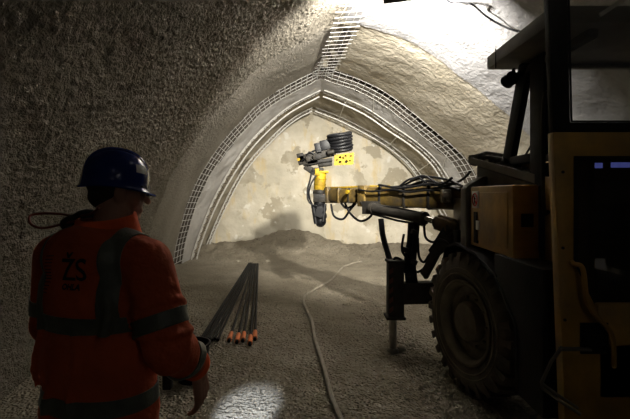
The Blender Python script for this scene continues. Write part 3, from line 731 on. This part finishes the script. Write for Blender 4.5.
# loops of hose below and above the boom
def hoses(name, paths, r, m=M['hose']):
    for P in paths:
        mm = MB(); mm.tube(P, r, 8, smooth=7); mm.build(name, m, G)
hoses('hose', [[pt(356, 203, 5.8), pt(350, 210, 5.8), pt(343, 219, 5.85), pt(334, 216, 5.95), pt(331, 204, 6.0)],
               [pt(375, 206, 5.5), pt(370, 217, 5.5), pt(360, 221, 5.6), pt(350, 213, 5.7), pt(345, 203, 5.8)],
               [pt(341, 203, 5.8), pt(346, 208, 5.8), pt(352, 206, 5.8), pt(354, 203, 5.8)]], .016)
hoses('hose', [[pt(403, 190, 4.8), pt(414, 184, 4.7), pt(430, 181, 4.5), pt(446, 186, 4.3), pt(460, 190, 4.1)],
               [pt(398, 189, 4.9), pt(412, 181, 4.7), pt(428, 177, 4.5), pt(448, 180, 4.2), pt(462, 186, 4.0)],
               [pt(408, 187, 4.8), pt(420, 190, 4.6), pt(436, 188, 4.4), pt(458, 182, 4.1), pt(470, 172, 3.8)],
               [pt(392, 187, 5.0), pt(404, 186, 4.8), pt(424, 184, 4.6), pt(440, 183, 4.3), pt(456, 184, 4.1)],
               [pt(410, 180, 4.6), pt(424, 176, 4.5), pt(440, 184, 4.2), pt(452, 178, 4.0)],
               [pt(400, 186, 4.8), pt(408, 180, 4.7), pt(418, 178, 4.6), pt(426, 183, 4.5)]], .013)
# hanging hydraulic lines under the boom
hoses('hydraulic_line', [[pt(381, 219, 4.7), pt(383, 236, 4.65), pt(388, 254, 4.55), pt(392, 268, 4.45)]], .032)
hoses('hydraulic_line', [[pt(411, 222, 4.5), pt(410, 240, 4.5), pt(407, 262, 4.45), pt(409, 284, 4.4)], [pt(417, 222, 4.5), pt(415, 245, 4.5), pt(413, 265, 4.4), pt(416, 290, 4.4)]], .034)
hoses('hose', [[pt(404, 234, 4.4), pt(402, 250, 4.4), pt(408, 262, 4.4), pt(400, 275, 4.4), pt(398, 284, 4.4)],
               [pt(418, 238, 4.3), pt(419, 256, 4.3), pt(424, 262, 4.3), pt(430, 254, 4.25), pt(438, 248, 4.2)],
               [pt(392, 268, 4.45), pt(395, 258, 4.4), pt(402, 261, 4.4), pt(405, 272, 4.4), pt(412, 282, 4.4)],
               [pt(424, 226, 4.2), pt(426, 238, 4.2), pt(434, 242, 4.2), pt(440, 234, 4.1), pt(444, 228, 4.05)],
               [pt(430, 250, 4.2), pt(438, 240, 4.1), pt(446, 242, 4.0), pt(452, 250, 3.95)],
               [pt(399, 282, 4.4), pt(406, 268, 4.4), pt(418, 272, 4.4), pt(428, 264, 4.3)]], .013)
for (px, py) in ((414, 232), (406, 250), (414, 262), (411, 276), (400, 268)):
    m_ = MB(); m_.box(pt(px, py, 4.38), (.06, .05, .05), Euler((.2, .3, .4))); m_.build('hose_clamp', M['dark'], G, .004)
m_ = MB(); m_.beam(pt(450, 226, 4.0), pt(424, 276, 4.35), .05, .09); m_.beam(pt(456, 236, 3.95), pt(432, 254, 4.2), .06, .10); m_.lohi((1.30, 3.85, .95), (1.75, 4.25, 1.32)); m_.build('lower_bracket', M['dark'], G, .008)
# ---- stabiliser
m_ = MB(); sx, sy = .83, 4.42
m_.lohi((sx-.065, sy-.07, .36), (sx+.095, sy+.09, .945)); m_.box((sx+.015, sy+.01, .955), (.19, .19, .03)); m_.box((sx+.01, sy+.01, .37), (.2, .2, .03)); st = m_.build('stabiliser_housing', M['dark'], G, .008)
m_ = MB(); m_.cyl((sx-.01, sy, .03), (sx-.01, sy, .40), .042, .042, 20); m_.lathe([(.0, 0), (.06, 0), (.06, .02), (.045, .045), (.0, .045)], (sx-.01, sy, 0.0), (0, 0, 1), 24); m_.build('jack_leg', M['steel'], st)
m_ = MB()
for k in range(5): m_.prism([(sx-.060, sy-.0715, .42+k*.10), (sx-.02, sy-.0715, .45+k*.10), (sx-.02, sy-.0715, .50+k*.10), (sx-.060, sy-.0715, .47+k*.10)], (0, .003, 0))
m_.build('hazard_stripe', mat('faded_red_stripe', (.10, .025, .015), .7), st)
m_ = MB(); m_.beam((sx+.05, sy, .62), (1.9, 4.38, .66), .13, .22); m_.build('stabiliser_beam', M['dark'], G, .008)

# ---- drill head on the boom tip (depth about 6.1 m)
D = 6.1
def H(px, py, dy=0): return pt(px, py, D+dy)
m_ = MB(); a = H(319.5, 190); b = H(320.5, 173)
m_.cyl(a, b, .085, .085, 28); m_.cyl(a.lerp(b, .30), a.lerp(b, .36), .093, .093, 28); m_.cyl(a.lerp(b, .62), a.lerp(b, .70), .093, .093, 28); m_.cyl(b, b+V((0, 0, .03)), .065, .065, 24); m_.build('rotary_actuator', M['bright_yellow'], G, .004)
m_ = MB(); m_.cyl(H(319.5, 194), H(319.5, 190), .10, .095, 24); m_.box(H(320, 198), (.2, .2, .12)); m_.build('actuator_base', M['grime'], G, .01)
m_ = MB()
for k, (y0, rx, ry) in enumerate(((203, .085, .09), (209, .10, .10), (216, .10, .10), (221, .085, .09))): m_.ball(H(319.5+k*.3, y0), (rx, ry, .09), 10)
m_.cyl(H(313, 205, -.05), H(316, 224, -.08), .03, .03, 12); m_.cyl(H(325, 204, -.05), H(323, 222, -.08), .025, .025, 12); m_.box(H(319, 212, -.1), (.10, .05, .14), Euler((0, .3, 0)))
m_.build('feed_motor', M['hose'], G)
hoses('hose', [[H(316, 176, -.1), H(311, 184, -.12), H(309, 194, -.12), H(312, 204, -.1), H(317, 206, -.1)], [H(312, 170, -.05), H(310, 180, -.1), H(307.5, 190, -.1), H(308.5, 201, -.1), H(313, 205, -.1)]], .013)
# cross carriage: long cradle running from lower left to upper right
m_ = MB(); a = H(299, 160); b = H(335, 152)
m_.beam(a, b, .16, .10); m_.beam(H(303, 164), H(332, 160), .20, .05); m_.box(H(301, 159), (.10, .16, .16), Euler((0, R(-12), 0))); m_.box(H(312, 160), (.16, .2, .15), Euler((0, R(-12), 0)))
m_.beam(H(305, 166), H(315, 173), .12, .09); m_.box(H(325, 164), (.20, .14, .07), Euler((0, R(-8), 0))); m_.box(H(318, 170), (.16, .14, .06))
cg = m_.build('feed_cradle', M['grime'], G, .008)
m_ = MB(); m_.box(H(317, 157, -.12), (.12, .06, .07), Euler((0, R(-12), 0))); m_.build('valve_block', M['grime'], cg, .006)
m_ = MB(); m_.box(H(308, 159, -.11), (.06, .05, .08), Euler((0, R(-12), 0))); m_.build('valve_block', M['grime'], cg, .006)
m_ = MB(); m_.cyl(H(327, 153, -.12), H(334, 151.5, -.12), .035, .035, 14); m_.build('accumulator', M['grime'], cg, .006)
m_ = MB(); m_.cyl(H(298.5, 159.5, -.06), H(298.5, 159.5, -.10), .025, .022, 12); m_.build('marker_light', M['bright_yellow'], cg)
m_ = MB(); m_.tube([H(300, 157, -.05), H(308, 154, -.05), H(316, 150, -.05)], .014, 8); m_.tube([H(301, 161, -.09), H(306, 158, -.12), H(312, 160, -.12), H(316, 156, -.12)], .010, 6, smooth=5)
m_.tube([H(306, 158, -.1), H(309, 152, -.12), H(314, 154, -.12)], .009, 6, smooth=5); m_.build('hose', M['hose'], cg)
m_ = MB(); m_.box(H(318, 149), (.09, .16, .16), Euler((0, R(-12), 0))); m_.box(H(325, 145.5), (.14, .18, .14), Euler((0, R(-12), 0))); m_.cyl(H(328, 142), H(329, 138.5), .035, .03, 12); m_.box(H(323, 152), (.16, .14, .1), Euler((0, R(-12), 0)))
m_.cyl(H(317, 146), H(325, 142, -.05), .022, .022, 10); m_.build('drill_motor', M['hose'], cg, .006)
# hose reel: stacked coils tilted
ax = (H(344, 152)-H(340, 133)); axn = V((-.16, -.18, 1)).normalized()
qq = axn.to_track_quat('Z', 'Y').to_matrix(); c0 = H(341.5, 150.5)
reel = None
m_ = MB(); m_.lathe([(.085, -.02), (.085, .24)], c0, axn, 24); m_.lathe([(.15, -.02), (.15, -.008)], c0, axn, 32); reel = m_.build('hose_reel', M['grime'], G)
for k in range(6):
    m_ = MB(); rr_ = .150+.006*math.sin(k*2.1)+.004*k
    ctr = c0+axn*(.010+k*.044)+V((.004*math.sin(k*3), 0, 0))
    m_.tube([ctr+qq @ V((rr_*math.cos(2*PI*i/40), rr_*math.sin(2*PI*i/40), .004*math.sin(6*PI*i/40+k))) for i in range(40)], .023, 9, True); m_.build('coil', M['hose'], reel)
# yellow perforated plate with real holes
def plate(P00, P10, P11, P01, th, holes, name, m, parent):
    """quad plate lying in a plane, with square-ish holes given in uv"""
    N = 26; K = 15; mm = MB(); P00, P10, P11, P01 = map(V, (P00, P10, P11, P01))
    def S_(u, v): return P00*(1-u)*(1-v)+P10*u*(1-v)+P11*u*v+P01*(1-u)*v
    nrm = (P10-P00).cross(P01-P00).normalized()*th
    occ = {}
    for i in range(N):
        for j in range(K):
            u = (i+.5)/N; v = (j+.5)/K
            occ[i, j] = not any(((u-a)/r)**2+((v-b)/(r*1.7))**2 < 1 for a, b, r in holes)
    for (i, j), o in occ.items():
        if not o: continue
        q = [S_(i/N, j/K), S_((i+1)/N, j/K), S_((i+1)/N, (j+1)/K), S_(i/N, (j+1)/K)]
        mm.add(q, [(0, 1, 2, 3)]); mm.add([p+nrm for p in q], [(3, 2, 1, 0)])
        for (di, dj, e) in ((-1, 0, (3, 0)), (1, 0, (1, 2)), (0, -1, (0, 1)), (0, 1, (2, 3))):
            if not occ.get((i+di, j+dj), False): mm.add([q[e[0]], q[e[1]], q[e[1]]+nrm, q[e[0]]+nrm], [(0, 1, 2, 3)])
    return mm.build(name, m, parent)
plate(H(334, 165.5, -.16), H(353.5, 164.5, -.16), H(353.8, 152.5, -.16), H(334.5, 155, -.16), .012,
      [(.30, .30, .075), (.45, .62, .05), (.62, .28, .075), (.30, .72, .06), (.56, .80, .045), (.80, .35, .045), (.84, .75, .05), (.14, .5, .05)], 'yellow_plate', M['bright_yellow'], G)
m_ = MB(); m_.box(H(343.5, 159.5, .02), (.26, .26, .13), Euler((0, R(-4), 0))); m_.build('plate_backing', M['grime'], G, .01)
m_ = MB(); m_.box(H(323, 172, -.02), (.16, .12, .03)); m_.box(H(317, 172, -.06), (.06, .05, .1)); m_.build('yellow_cap', M['bright_yellow'], G, .005)

# ------------------------------------------------------------------ worker
WC = V((-.745, 1.46, 0)); WY = R(-22)
W = empty('person', WC, 'worker in orange high-visibility jacket and blue hard hat standing with back turned', 'person')
RM = Matrix.Rotation(WY, 3, 'Z')
def wp(x, y, z): return WC + RM @ V((x, y, z))
def capsule(mb, a, b, ra, rb, n=16):
    a = V(a); b = V(b); L = (b-a).length; prof = []
    for k in range(7): t = -PI/2+PI/2*k/6; prof.append((max(ra*math.cos(t), 1e-4), ra*math.sin(t)))
    for k in range(7): t = PI/2*k/6; prof.append((max(rb*math.cos(t), 1e-4), L+rb*math.sin(t)))
    mb.lathe(prof, a, b-a, n, True)
def remesh(mb, name, m, parent, vox, sm, local=True):
    """weld overlapping volumes into one continuous skin"""
    me = bpy.data.meshes.new('tmp'); me.from_pydata([tuple(p) for p in mb.v], [], mb.f)
    bm = bmesh.new(); bm.from_mesh(me); bmesh.ops.recalc_face_normals(bm, faces=bm.faces); bm.to_mesh(me); bm.free()
    o = bpy.data.objects.new('tmp', me); C.objects.link(o)
    r = o.modifiers.new('r', 'REMESH'); r.mode = 'VOXEL'; r.voxel_size = vox
    s = o.modifiers.new('s', 'SMOOTH'); s.factor = .5; s.iterations = sm
    dg = bpy.context.evaluated_depsgraph_get(); ev = o.evaluated_get(dg)
    m2 = bpy.data.meshes.new_from_object(ev); m2.name = name
    bpy.data.objects.remove(o)
    off = wloc(parent)
    for v in m2.vertices: v.co = v.co - off
    m2.materials.clear(); m2.materials.append(m)
    for p in m2.polygons: p.use_smooth = True; p.material_index = 0
    q = bpy.data.objects.new(name, m2); C.objects.link(q); q.parent = parent; return q
# skeleton (local frame: x right, y forward)
ShR = V((.205, .0, 1.425)); ElR = V((.305, -.01, 1.165)); WrR = V((.288, .150, 1.045))
ShL = V((-.205, .0, 1.425)); ElL = V((-.262, .02, 1.17)); WrL = V((-.20, .24, 1.12))
HD = V((.022, .055, 1.655)); HY2 = R(-36); HK = .90   # head turned further to the right
def ell(mb, c, r, yaw=0, pitch=0):
    m = MB(); m.ball((0, 0, 0), r, 12); Q = RM @ Matrix.Rotation(yaw, 3, 'Z') @ Matrix.Rotation(pitch, 3, 'X')
    mb.add([wp(*c)+Q @ p for p in m.v], m.f)
def hd(x, y, z):   # head local -> worker local
    return V(HD) + Matrix.Rotation(HY2, 3, 'Z') @ (Matrix.Rotation(R(-6), 3, 'X') @ V((x*HK, y*HK, z*HK)))
def cap(mb, a, b, ra, rb, n=16): capsule(mb, wp(*a), wp(*b), ra, rb, n)
body = MB()
ell(body, (0, 0, 1.34), (.16, .10, .20)); ell(body, (0, 0, 1.05), (.15, .10, .22)); ell(body, (0, .0, .90), (.165, .115, .12))
cap(body, (-.14, 0, 1.45), (.14, 0, 1.45), .055, .055)
cap(body, (.01, .0, 1.42), (.03, .03, 1.60), .062, .058)
# head
for c, r in (((0, -.012, .03), (.076, .095, .098)), ((0, .035, -.02), (.060, .062, .085)), ((0, .06, -.075), (.036, .034, .034)), ((0, .085, .02), (.045, .02, .02))):
    ell(body, hd(*c), tuple(q*HK for q in r), HY2, R(-6))
capsule(body, wp(*hd(0, .095, .012)), wp(*hd(0, .116, -.022)), .008, .011)          # nose
capsule(body, wp(*hd(-.020, .088, -.060)), wp(*hd(.020, .088, -.060)), .008, .008)   # lips
capsule(body, wp(*hd(-.018, .086, -.049)), wp(*hd(.018, .086, -.049)), .008, .008)
for s in (-1, 1):
    ell(body, hd(s*.082, -.005, -.002), (.010, .020, .032), HY2+s*.3, 0)                 # ears
    ell(body, hd(s*.030, .080, .026), (.014, .010, .010), HY2)
    ell(body, hd(s*.050, .045, -.02), (.022, .03, .03), HY2)
for Sh, El, Wr in ((ShR, ElR, WrR), (ShL, ElL, WrL)):
    cap(body, Sh, El, .055, .042); cap(body, El, Wr, .043, .028)
for s in (-1, 1):
    cap(body, (s*.095, 0, .88), (s*.12, .02, .48), .085, .055); cap(body, (s*.12, .02, .48), (s*.13, -.02, .09), .056, .036)
    cap(body, (s*.13, -.04, .06), (s*.145, .13, .045), .04, .032)
def hand(mb, Wr, d, side, palmn, curl, k=1.0):
    """Wr wrist, d hand direction, side towards the thumb, palmn palm normal (all worker-local)"""
    d = V(d).normalized(); side = V(side); side = (side-d*side.dot(d)).normalized(); pn = V(palmn); pn = (pn-d*pn.dot(d)-side*pn.dot(side)).normalized()
    Wr = V(Wr)
    def q(a, b, c): return Wr + d*a*k + side*b*k + pn*c*k
    for b in (-.030, -.010, .010, .028): cap(mb, q(.0, b*.55, 0), q(.085, b, 0), .0155*k, .0125*k, 10)
    cap(mb, q(-.03, 0, 0), q(.02, 0, 0), .026*k, .024*k)
    for (b, ln, ph) in ((.031, .072, 0), (.011, .080, .0), (-.010, .074, 0.1), (-.030, .058, .2)):
        p = q(.085, b, 0); ang = .12; segs = (ln*.45, ln*.32, ln*.23); rads = (.0098, .0088, .0080, .0068)
        for j, sl in enumerate(segs):
            ang += curl*(.7+ph) if j else curl*.5
            n_ = p + (d*math.cos(ang)+pn*math.sin(ang)+side*b*.8)*sl*1.05*k; cap(mb, p, n_, rads[j]*k, rads[j+1]*k, 10); p = n_
    p = q(.015, .022, .006); n_ = q(.052, .052, .018); cap(mb, p, n_, .015*k, .0115*k, 10); p2 = q(.085, .062, .032); cap(mb, n_, p2, .0110*k, .0098*k, 10); cap(mb, p2, q(.108, .060, .042), .0098*k, .008*k, 10)
hand(body, WrR+V((0, .012, -.015)), (.02, .20, -1.0), (-.25, 1, .1), (-1, -.25, 0), .45, 1.18)
hand(body, WrL+V((.01, .02, 0)), (.55, .8, -.15), (.5, -.2, .8), (.5, -.5, -.6), .8, 1.05)
bo = remesh(body, 'body', M['skin'], W, .0048, 2)
# jacket
j = MB()
ell(j, (0, -.005, 1.30), (.225, .155, .20)); ell(j, (0, 0, 1.39), (.200, .135, .12)); ell(j, (.0, .0, 1.12), (.215, .17, .26)); ell(j, (0, .0, .92), (.22, .165, .16))
j.lathe([(.215, 0), (.215, .1), (.205, .3)], wp(0, 0, .80), (0, 0, 1), 40)
k0 = len(j.v)-120
for i in range(k0, len(j.v)):
    p = RM.inverted() @ (j.v[i]-WC); p.y *= .72; j.v[i] = WC+RM @ p
cap(j, (-.06, -.01, 1.475), (-.20, 0, 1.425), .080, .083); cap(j, (.06, -.01, 1.475), (.20, 0, 1.425), .080, .083); cap(j, (-.05, -.01, 1.50), (.07, -.01, 1.50), .065, .065)
ell(j, (0, -.07, 1.44), (.16, .09, .11))
for Sh, El, Wr, t in ((ShR, ElR, WrR, 1), (ShL, ElL, WrL, 0)):
    cap(j, Sh, El, .084, .078); cap(j, El, V(El).lerp(V(Wr), .88), .080, .052)
# sleeve folds
def ringfold(a, b, t, r, th):
    a = V(a); b = V(b); c = a.lerp(b, t); d = (b-a).normalized(); q = (RM @ d).to_track_quat('Z', 'Y').to_matrix(); ph = random.random()*6
    j.tube([wp(*c)+q @ V((r*math.cos(x), r*math.sin(x), .022*math.sin(x+ph))) for x in [2*PI*k/24 for k in range(24)]], th, 7, True)
for a, b, ts in ((ShR, ElR, (.55, .82)), (ElR, WrR, (.0, .22, .42, .62))):
    for t in ts: ringfold(a, b, t, (.080 if a is ShR else .072-.022*t), .012)
for (xx, z0, z1, yy) in ((-.12, 1.30, 1.02, -.15), (.06, 1.22, .95, -.165), (.15, 1.35, 1.1, -.13), (-.04, 1.18, .9, -.17)):
    j.tube([wp(xx+.02*math.sin(k), yy+.012, z0+(z1-z0)*k/6) for k in range(7)], [.006, .012, .014, .014, .012, .006], 6)
JK = remesh(j, 'jacket', M['orange'], W, .0085, 4)
from mathutils.bvhtree import BVHTree
def band(planes, off, name='reflective_band', m=M['reflect'], keep=None):
    """cut a clean strip out of the jacket surface; planes: (worker-local point, normal), strip is on the +normal side of every plane"""
    bm = bmesh.new(); bm.from_mesh(JK.data)
    for p, n in planes:
        p_ = RM @ V(p); n_ = (RM @ V(n)).normalized()
        bmesh.ops.bisect_plane(bm, geom=bm.verts[:]+bm.edges[:]+bm.faces[:], plane_co=p_, plane_no=-n_, clear_outer=True)
    if keep:
        dele = [f for f in bm.faces if not keep(RM.inverted() @ f.calc_center_median())]
        bmesh.ops.delete(bm, geom=dele, context='FACES')
    bm.normal_update(); nv = {v: v.normal.copy() for v in bm.verts}
    for v in bm.verts: v.co += nv[v]*off
    me = bpy.data.meshes.new(name); bm.to_mesh(me); bm.free(); me.materials.clear(); me.materials.append(m)
    o = bpy.data.objects.new(name, me); C.objects.link(o); o.parent = JK
    s = o.modifiers.new('s', 'SOLIDIFY'); s.thickness = off*.8; s.offset = -1
    return o
armR = lambda p: p.x > .235+(1.5-p.z)*.02 and p.z < 1.46 and p.x > 0
tors = lambda p: not (p.x > .225 or p.x < -.225)
def inarm(p, a, b, r):
    a = V(a); b = V(b); d = b-a; t = max(0, min(1, (p-a).dot(d)/d.length_squared)); return (p-(a+d*t)).length < r
notarm = lambda p: not (inarm(p, ShR, ElR, .096) or inarm(p, ElR, WrR, .1)) 
notarm2 = lambda p: notarm(p) and not (inarm(p, ShL, ElL, .096) or inarm(p, ElL, WrL, .1))
band([((0, 0, 1.215), (0, .0, 1)), ((0, 0, 1.268), (0, 0, -1))], .004, keep=notarm)
band([((0, 0, .955), (0, .0, 1)), ((0, 0, 1.008), (0, 0, -1))], .004, keep=notarm)
band([((.128, 0, 1.3), (1, 0, .02)), ((.182, 0, 1.3), (-1, 0, -.02)), ((0, 0, 1.262), (0, 0, 1))], .004)
band([((-.142, 0, 1.3), (1, 0, .05)), ((-.085, 0, 1.3), (-1, 0, -.05)), ((0, 0, 1.262), (0, 0, 1))], .004)
dA = (ElR-ShR).normalized(); pA = ShR.lerp(ElR, .60); pB = ShR.lerp(ElR, .78)
band([(pA, dA), (pB, -dA)], .005, keep=lambda p: inarm(p, ShR, ElR, .125) and p.x > .2)
dA = (WrR-ElR).normalized(); pA = ElR.lerp(WrR, .46); pB = ElR.lerp(WrR, .68)
band([(pA, dA), (pB, -dA)], .005, keep=lambda p: inarm(p, ElR, WrR, .105) and p.x > .24)
dA = (ElL-ShL).normalized(); pA = ShL.lerp(ElL, .60); pB = ShL.lerp(ElL, .78)
band([(pA, dA), (pB, -dA)], .005, keep=lambda p: inarm(p, ShL, ElL, .125) and p.x < -.2)
# collar
m_ = MB(); n = 40; vs = []
for k, (r, z, t) in enumerate(((.118, 1.500, 0), (.108, 1.545, 0), (.100, 1.588, 0), (.092, 1.592, 0), (.094, 1.545, 0), (.102, 1.500, 0))):
    for i in range(n):
        a = 2*PI*i/n; rr_ = r*(1+.05*math.sin(3*a+k)+.03*math.sin(7*a)); lift = .018*math.sin(a)
        vs.append(wp(.022+rr_*math.cos(a), .012+rr_*.92*math.sin(a), z-.012+lift))
fs = [(k*n+i, k*n+(i+1) % n, ((k+1) % 6)*n+(i+1) % n, ((k+1) % 6)*n+i) for k in range(6) for i in range(n)]
m_.add(vs, fs); m_.build('collar', M['collar'], JK, smooth=60)
# cuff
m_ = MB(); a = ElR.lerp(WrR, .84); b = ElR.lerp(WrR, .99); m_.lathe([(.050, 0), (.056, .012), (.054, .03), (.048, .04), (.040, .03), (.040, 0)], wp(*a), wp(*b)-wp(*a), 28, False); m_.build('cuff', M['collar'], JK)
m_ = MB(); m_.box(wp(.205, .10, 1.0), (.03, .03, .06)); m_.build('pocket_tab', M['print'], JK, .004)
# lettering pressed onto the back
JK.data.update()
bm = bmesh.new(); bm.from_mesh(JK.data); tree = BVHTree.FromBMesh(bm)
def lettering(txt, lx, lz, size, shear=.15, ox=0, w=1.0):
    cu = bpy.data.curves.new('t', 'FONT'); cu.body = txt; cu.size = size; cu.shear = shear; cu.align_x = 'CENTER'; cu.offset = .0012+ox; cu.resolution_u = 4
    o = bpy.data.objects.new('t', cu); C.objects.link(o)
    me = bpy.data.meshes.new_from_object(o.evaluated_get(bpy.context.evaluated_depsgraph_get())); bpy.data.objects.remove(o)
    b2 = bmesh.new(); b2.from_mesh(me)
    bmesh.ops.subdivide_edges(b2, edges=[e for e in b2.edges if e.calc_length() > .01], cuts=2, use_grid_fill=False)
    for v in b2.verts:
        src = RM @ V((lx+v.co.x*w, -.6, lz+v.co.y)); h = tree.ray_cast(src, RM @ V((0, 1, 0)))
        v.co = (h[0]+h[1]*.0025) if h[0] else src
    me2 = bpy.data.meshes.new('lettering'); b2.to_mesh(me2); b2.free(); me2.materials.append(M['print'])
    q = bpy.data.objects.new('lettering', me2); C.objects.link(q); q.parent = JK
    return q
lettering('ŽS', .052, 1.385, .098, .18, 0, .78)['label'] = 'black ŽS lettering'
lettering('OHLA', .044, 1.355, .024, .0, 0, 1)['label'] = 'small black lettering under the ŽS'
for k in range(9): pass
m_ = MB()
for k in range(12): 
    z = 1.455-k*.011; h = tree.ray_cast(RM @ V((-.060-.004*k, -.6, z)), RM @ V((0, 1, 0)))
    h2 = tree.ray_cast(RM @ V((-.020-.004*k, -.6, z+.004)), RM @ V((0, 1, 0)))
    if h[0] and h2[0]: m_.tube([WC+h[0]+h[1]*.001, WC+h2[0]+h2[1]*.001], .0016, 4)
m_.build('printed_lines', M['print'], JK)
bm.free()
# trousers, boots
t = MB(); ell(t, (0, 0, .86), (.185, .14, .12))
for s in (-1, 1): cap(t, (s*.095, 0, .84), (s*.125, .02, .48), .105, .085); cap(t, (s*.125, .02, .48), (s*.135, -.01, .17), .085, .078)
remesh(t, 'trousers', M['trousers'], W, .012, 4)
t = MB()
for s in (-1, 1):
    t = MB(); cap(t, (s*.135, -.03, .10), (s*.135, -.02, .22), .062, .068); cap(t, (s*.135, -.05, .055), (s*.15, .15, .05), .052, .045); cap(t, (s*.135, -.05, .035), (s*.15, .155, .035), .034, .034)
    remesh(t, 'boot', M['boot'], W, .01, 3)
# hair
h = MB()
for c, r in (((0, -.03, .045), (.085, .092, .085)), ((0, -.050, -.015), (.072, .058, .052)), ((0, -.035, .01), (.084, .062, .05))): ell(h, hd(*c), tuple(q*HK for q in r), HY2, R(-6))
remesh(h, 'hair', M['hair'], W, .006, 2)
# eyes and glasses
for s in (-1, 1):
    m_ = MB(); m_.ball(wp(*hd(s*.030, .090, .022)), .0085, 8); ey = m_.build('eye', M['white'], W)
    m_ = MB(); m_.ball(wp(*hd(s*.030, .0975, .022)), .004, 6); m_.build('iris', M['black'], ey)
m_ = MB(); n = 18; vs = []
for i in range(n):
    a = -1.15+2.3*i/(n-1)
    for z in (.042, .0, ): vs.append(wp(*hd(.082*math.sin(a), .045+.072*math.cos(a), z)))
fs = [(2*i, 2*i+1, 2*i+3, 2*i+2) for i in range(n-1)]
m_.add(vs, fs); gl_ = m_.build('safety_glasses', M['lens'], W, smooth=80); s_ = gl_.modifiers.new('s', 'SOLIDIFY'); s_.thickness = .002
m_ = MB()
for s in (-1, 1): m_.tube([wp(*hd(s*.075, .075, .036)), wp(*hd(s*.086, .03, .032)), wp(*hd(s*.088, -.02, .026))], .0028, 6)
m_.build('temple', M['black'], gl_)
# helmet
def helmet():
    tilt = Matrix.Rotation(HY2, 3, 'Z') @ Matrix.Rotation(R(-9), 3, 'X')
    def hp_(x, y, z): return WC + RM @ (V(HD)+V((0, 0, .048)) + tilt @ V((x, y-.008, z)))
    n = 72; rows = 20; m = MB(); vs = []
    a, b, hgt = .094, .110, .110
    for k in range(rows+1):
        t = k/rows
        for i in range(n):
            th = 2*PI*i/n; cx_, sy_ = math.cos(th), math.sin(th)
            ph = t*PI/2; rr = math.sin(ph)**.92; zz = hgt*math.cos(ph)**.85 if ph < PI/2 else 0
            ridge_ = 0
            x = a*rr*cx_; y = b*rr*sy_
            if abs(x) < .020 and t < .93: zz += .006; 
            vs.append(hp_(x, y, zz))
    base_ = len(vs)
    # skirt, then flared rim / peak
    for (dz, out, pk, drop) in ((-.018, .003, .0, .0), (-.022, .006, .008, .002), (-.026, .008, .028, .008), (-.030, .007, .029, .010), (-.026, .004, .006, .002)):
        for i in range(n):
            th = 2*PI*i/n; cx_, sy_ = math.cos(th), math.sin(th); f = max(0, sy_)**2.2; bk_ = max(0, -sy_)**2
            vs.append(hp_((a+out)*cx_, (b+out+pk*f)*sy_ , dz-drop*f-.016*bk_ ))
    fs = []; tot = rows+1+5
    for k in range(tot-1):
        for i in range(n): fs.append((k*n+i, (k+1)*n+i, (k+1)*n+(i+1) % n, k*n+(i+1) % n))
    m.add(vs, fs); hm = m.build('helmet', M['helmet'], W, smooth=40)
    s = hm.modifiers.new('s', 'SOLIDIFY'); s.thickness = .003; s.offset = -1
    for xr in (-.032, .032):
        m2 = MB(); pts = []
        for k in range(25):
            t = -1.35+2.5*k/24; y = b*math.sin(t)*.99; z = hgt*max(0.02, math.cos(t))**.85*(math.sqrt(max(0, 1-(xr/a)**2))+.02)
            pts.append(hp_(xr*(1-.25*abs(math.sin(t))), y*.97, z+.001))
        m2.tube(pts, .0035, 7); m2.build('crest_ridge', M['helmet'], hm)
    m2 = MB()   # pale patch on the right front
    vs2 = []
    for i in range(7):
        for k in range(6):
            th = R(28)+R(28)*i/6; ph = R(60)+R(16)*k/5; rr = math.sin(ph)**.92
            vs2.append(hp_(a*rr*math.cos(th)*1.015, b*rr*math.sin(th)*1.015, hgt*math.cos(ph)**.85*1.01))
    m2.add(vs2, [(i*6+k, i*6+k+1, (i+1)*6+k+1, (i+1)*6+k) for i in range(6) for k in range(5)]); m2.build('pale_patch', M['pale_patch'], hm, smooth=80)
helmet()
# torch held in the far hand (hidden by the body), throwing the pool of light on the floor
tl = V((-.345, 1.93, 1.275)); td = (V((-.53, 3.2, 0))-tl).normalized()
hl = wp(*(WrL+V((.075, .09, -.015))))
m_ = MB(); m_.cyl(hl-td*.07, hl+td*.06, .015, .015, 16); m_.cyl(hl+td*.06, hl+td*.09, .016, .023, 16); tag(m_.build('torch', M['black']), 'small black torch held in front of the worker, lighting the floor', 'torch')
bpy.data.objects['torch_beam'].location = hl+td*.10; aim(bpy.data.objects['torch_beam'], (-.53, 3.2, 0))
# dark bundle and red cord loop on the far shoulder
m_ = MB()
ell(m_, (-.12, .03, 1.545), (.085, .07, .040)); ell(m_, (-.085, .02, 1.565), (.05, .055, .035)); o = remesh(m_, 'shoulder_pad', M['print'], W, .008, 3)
m_ = MB(); lp_ = []
q0 = [pt(92, 219, 1.42), pt(75, 221, 1.45), pt(60, 225, 1.5), pt(42, 228, 1.55), pt(31, 224, 1.56), pt(30, 216, 1.58), pt(42, 213.5, 1.6), pt(60, 214, 1.58), pt(75, 216, 1.5), pt(90, 214, 1.42), pt(99, 208, 1.38)]
m_.tube(q0, .0042, 8, smooth=8); tag(m_.build('cord', M['redcord']), 'dark red cord loop sticking out from the worker\'s shoulder', 'cord')
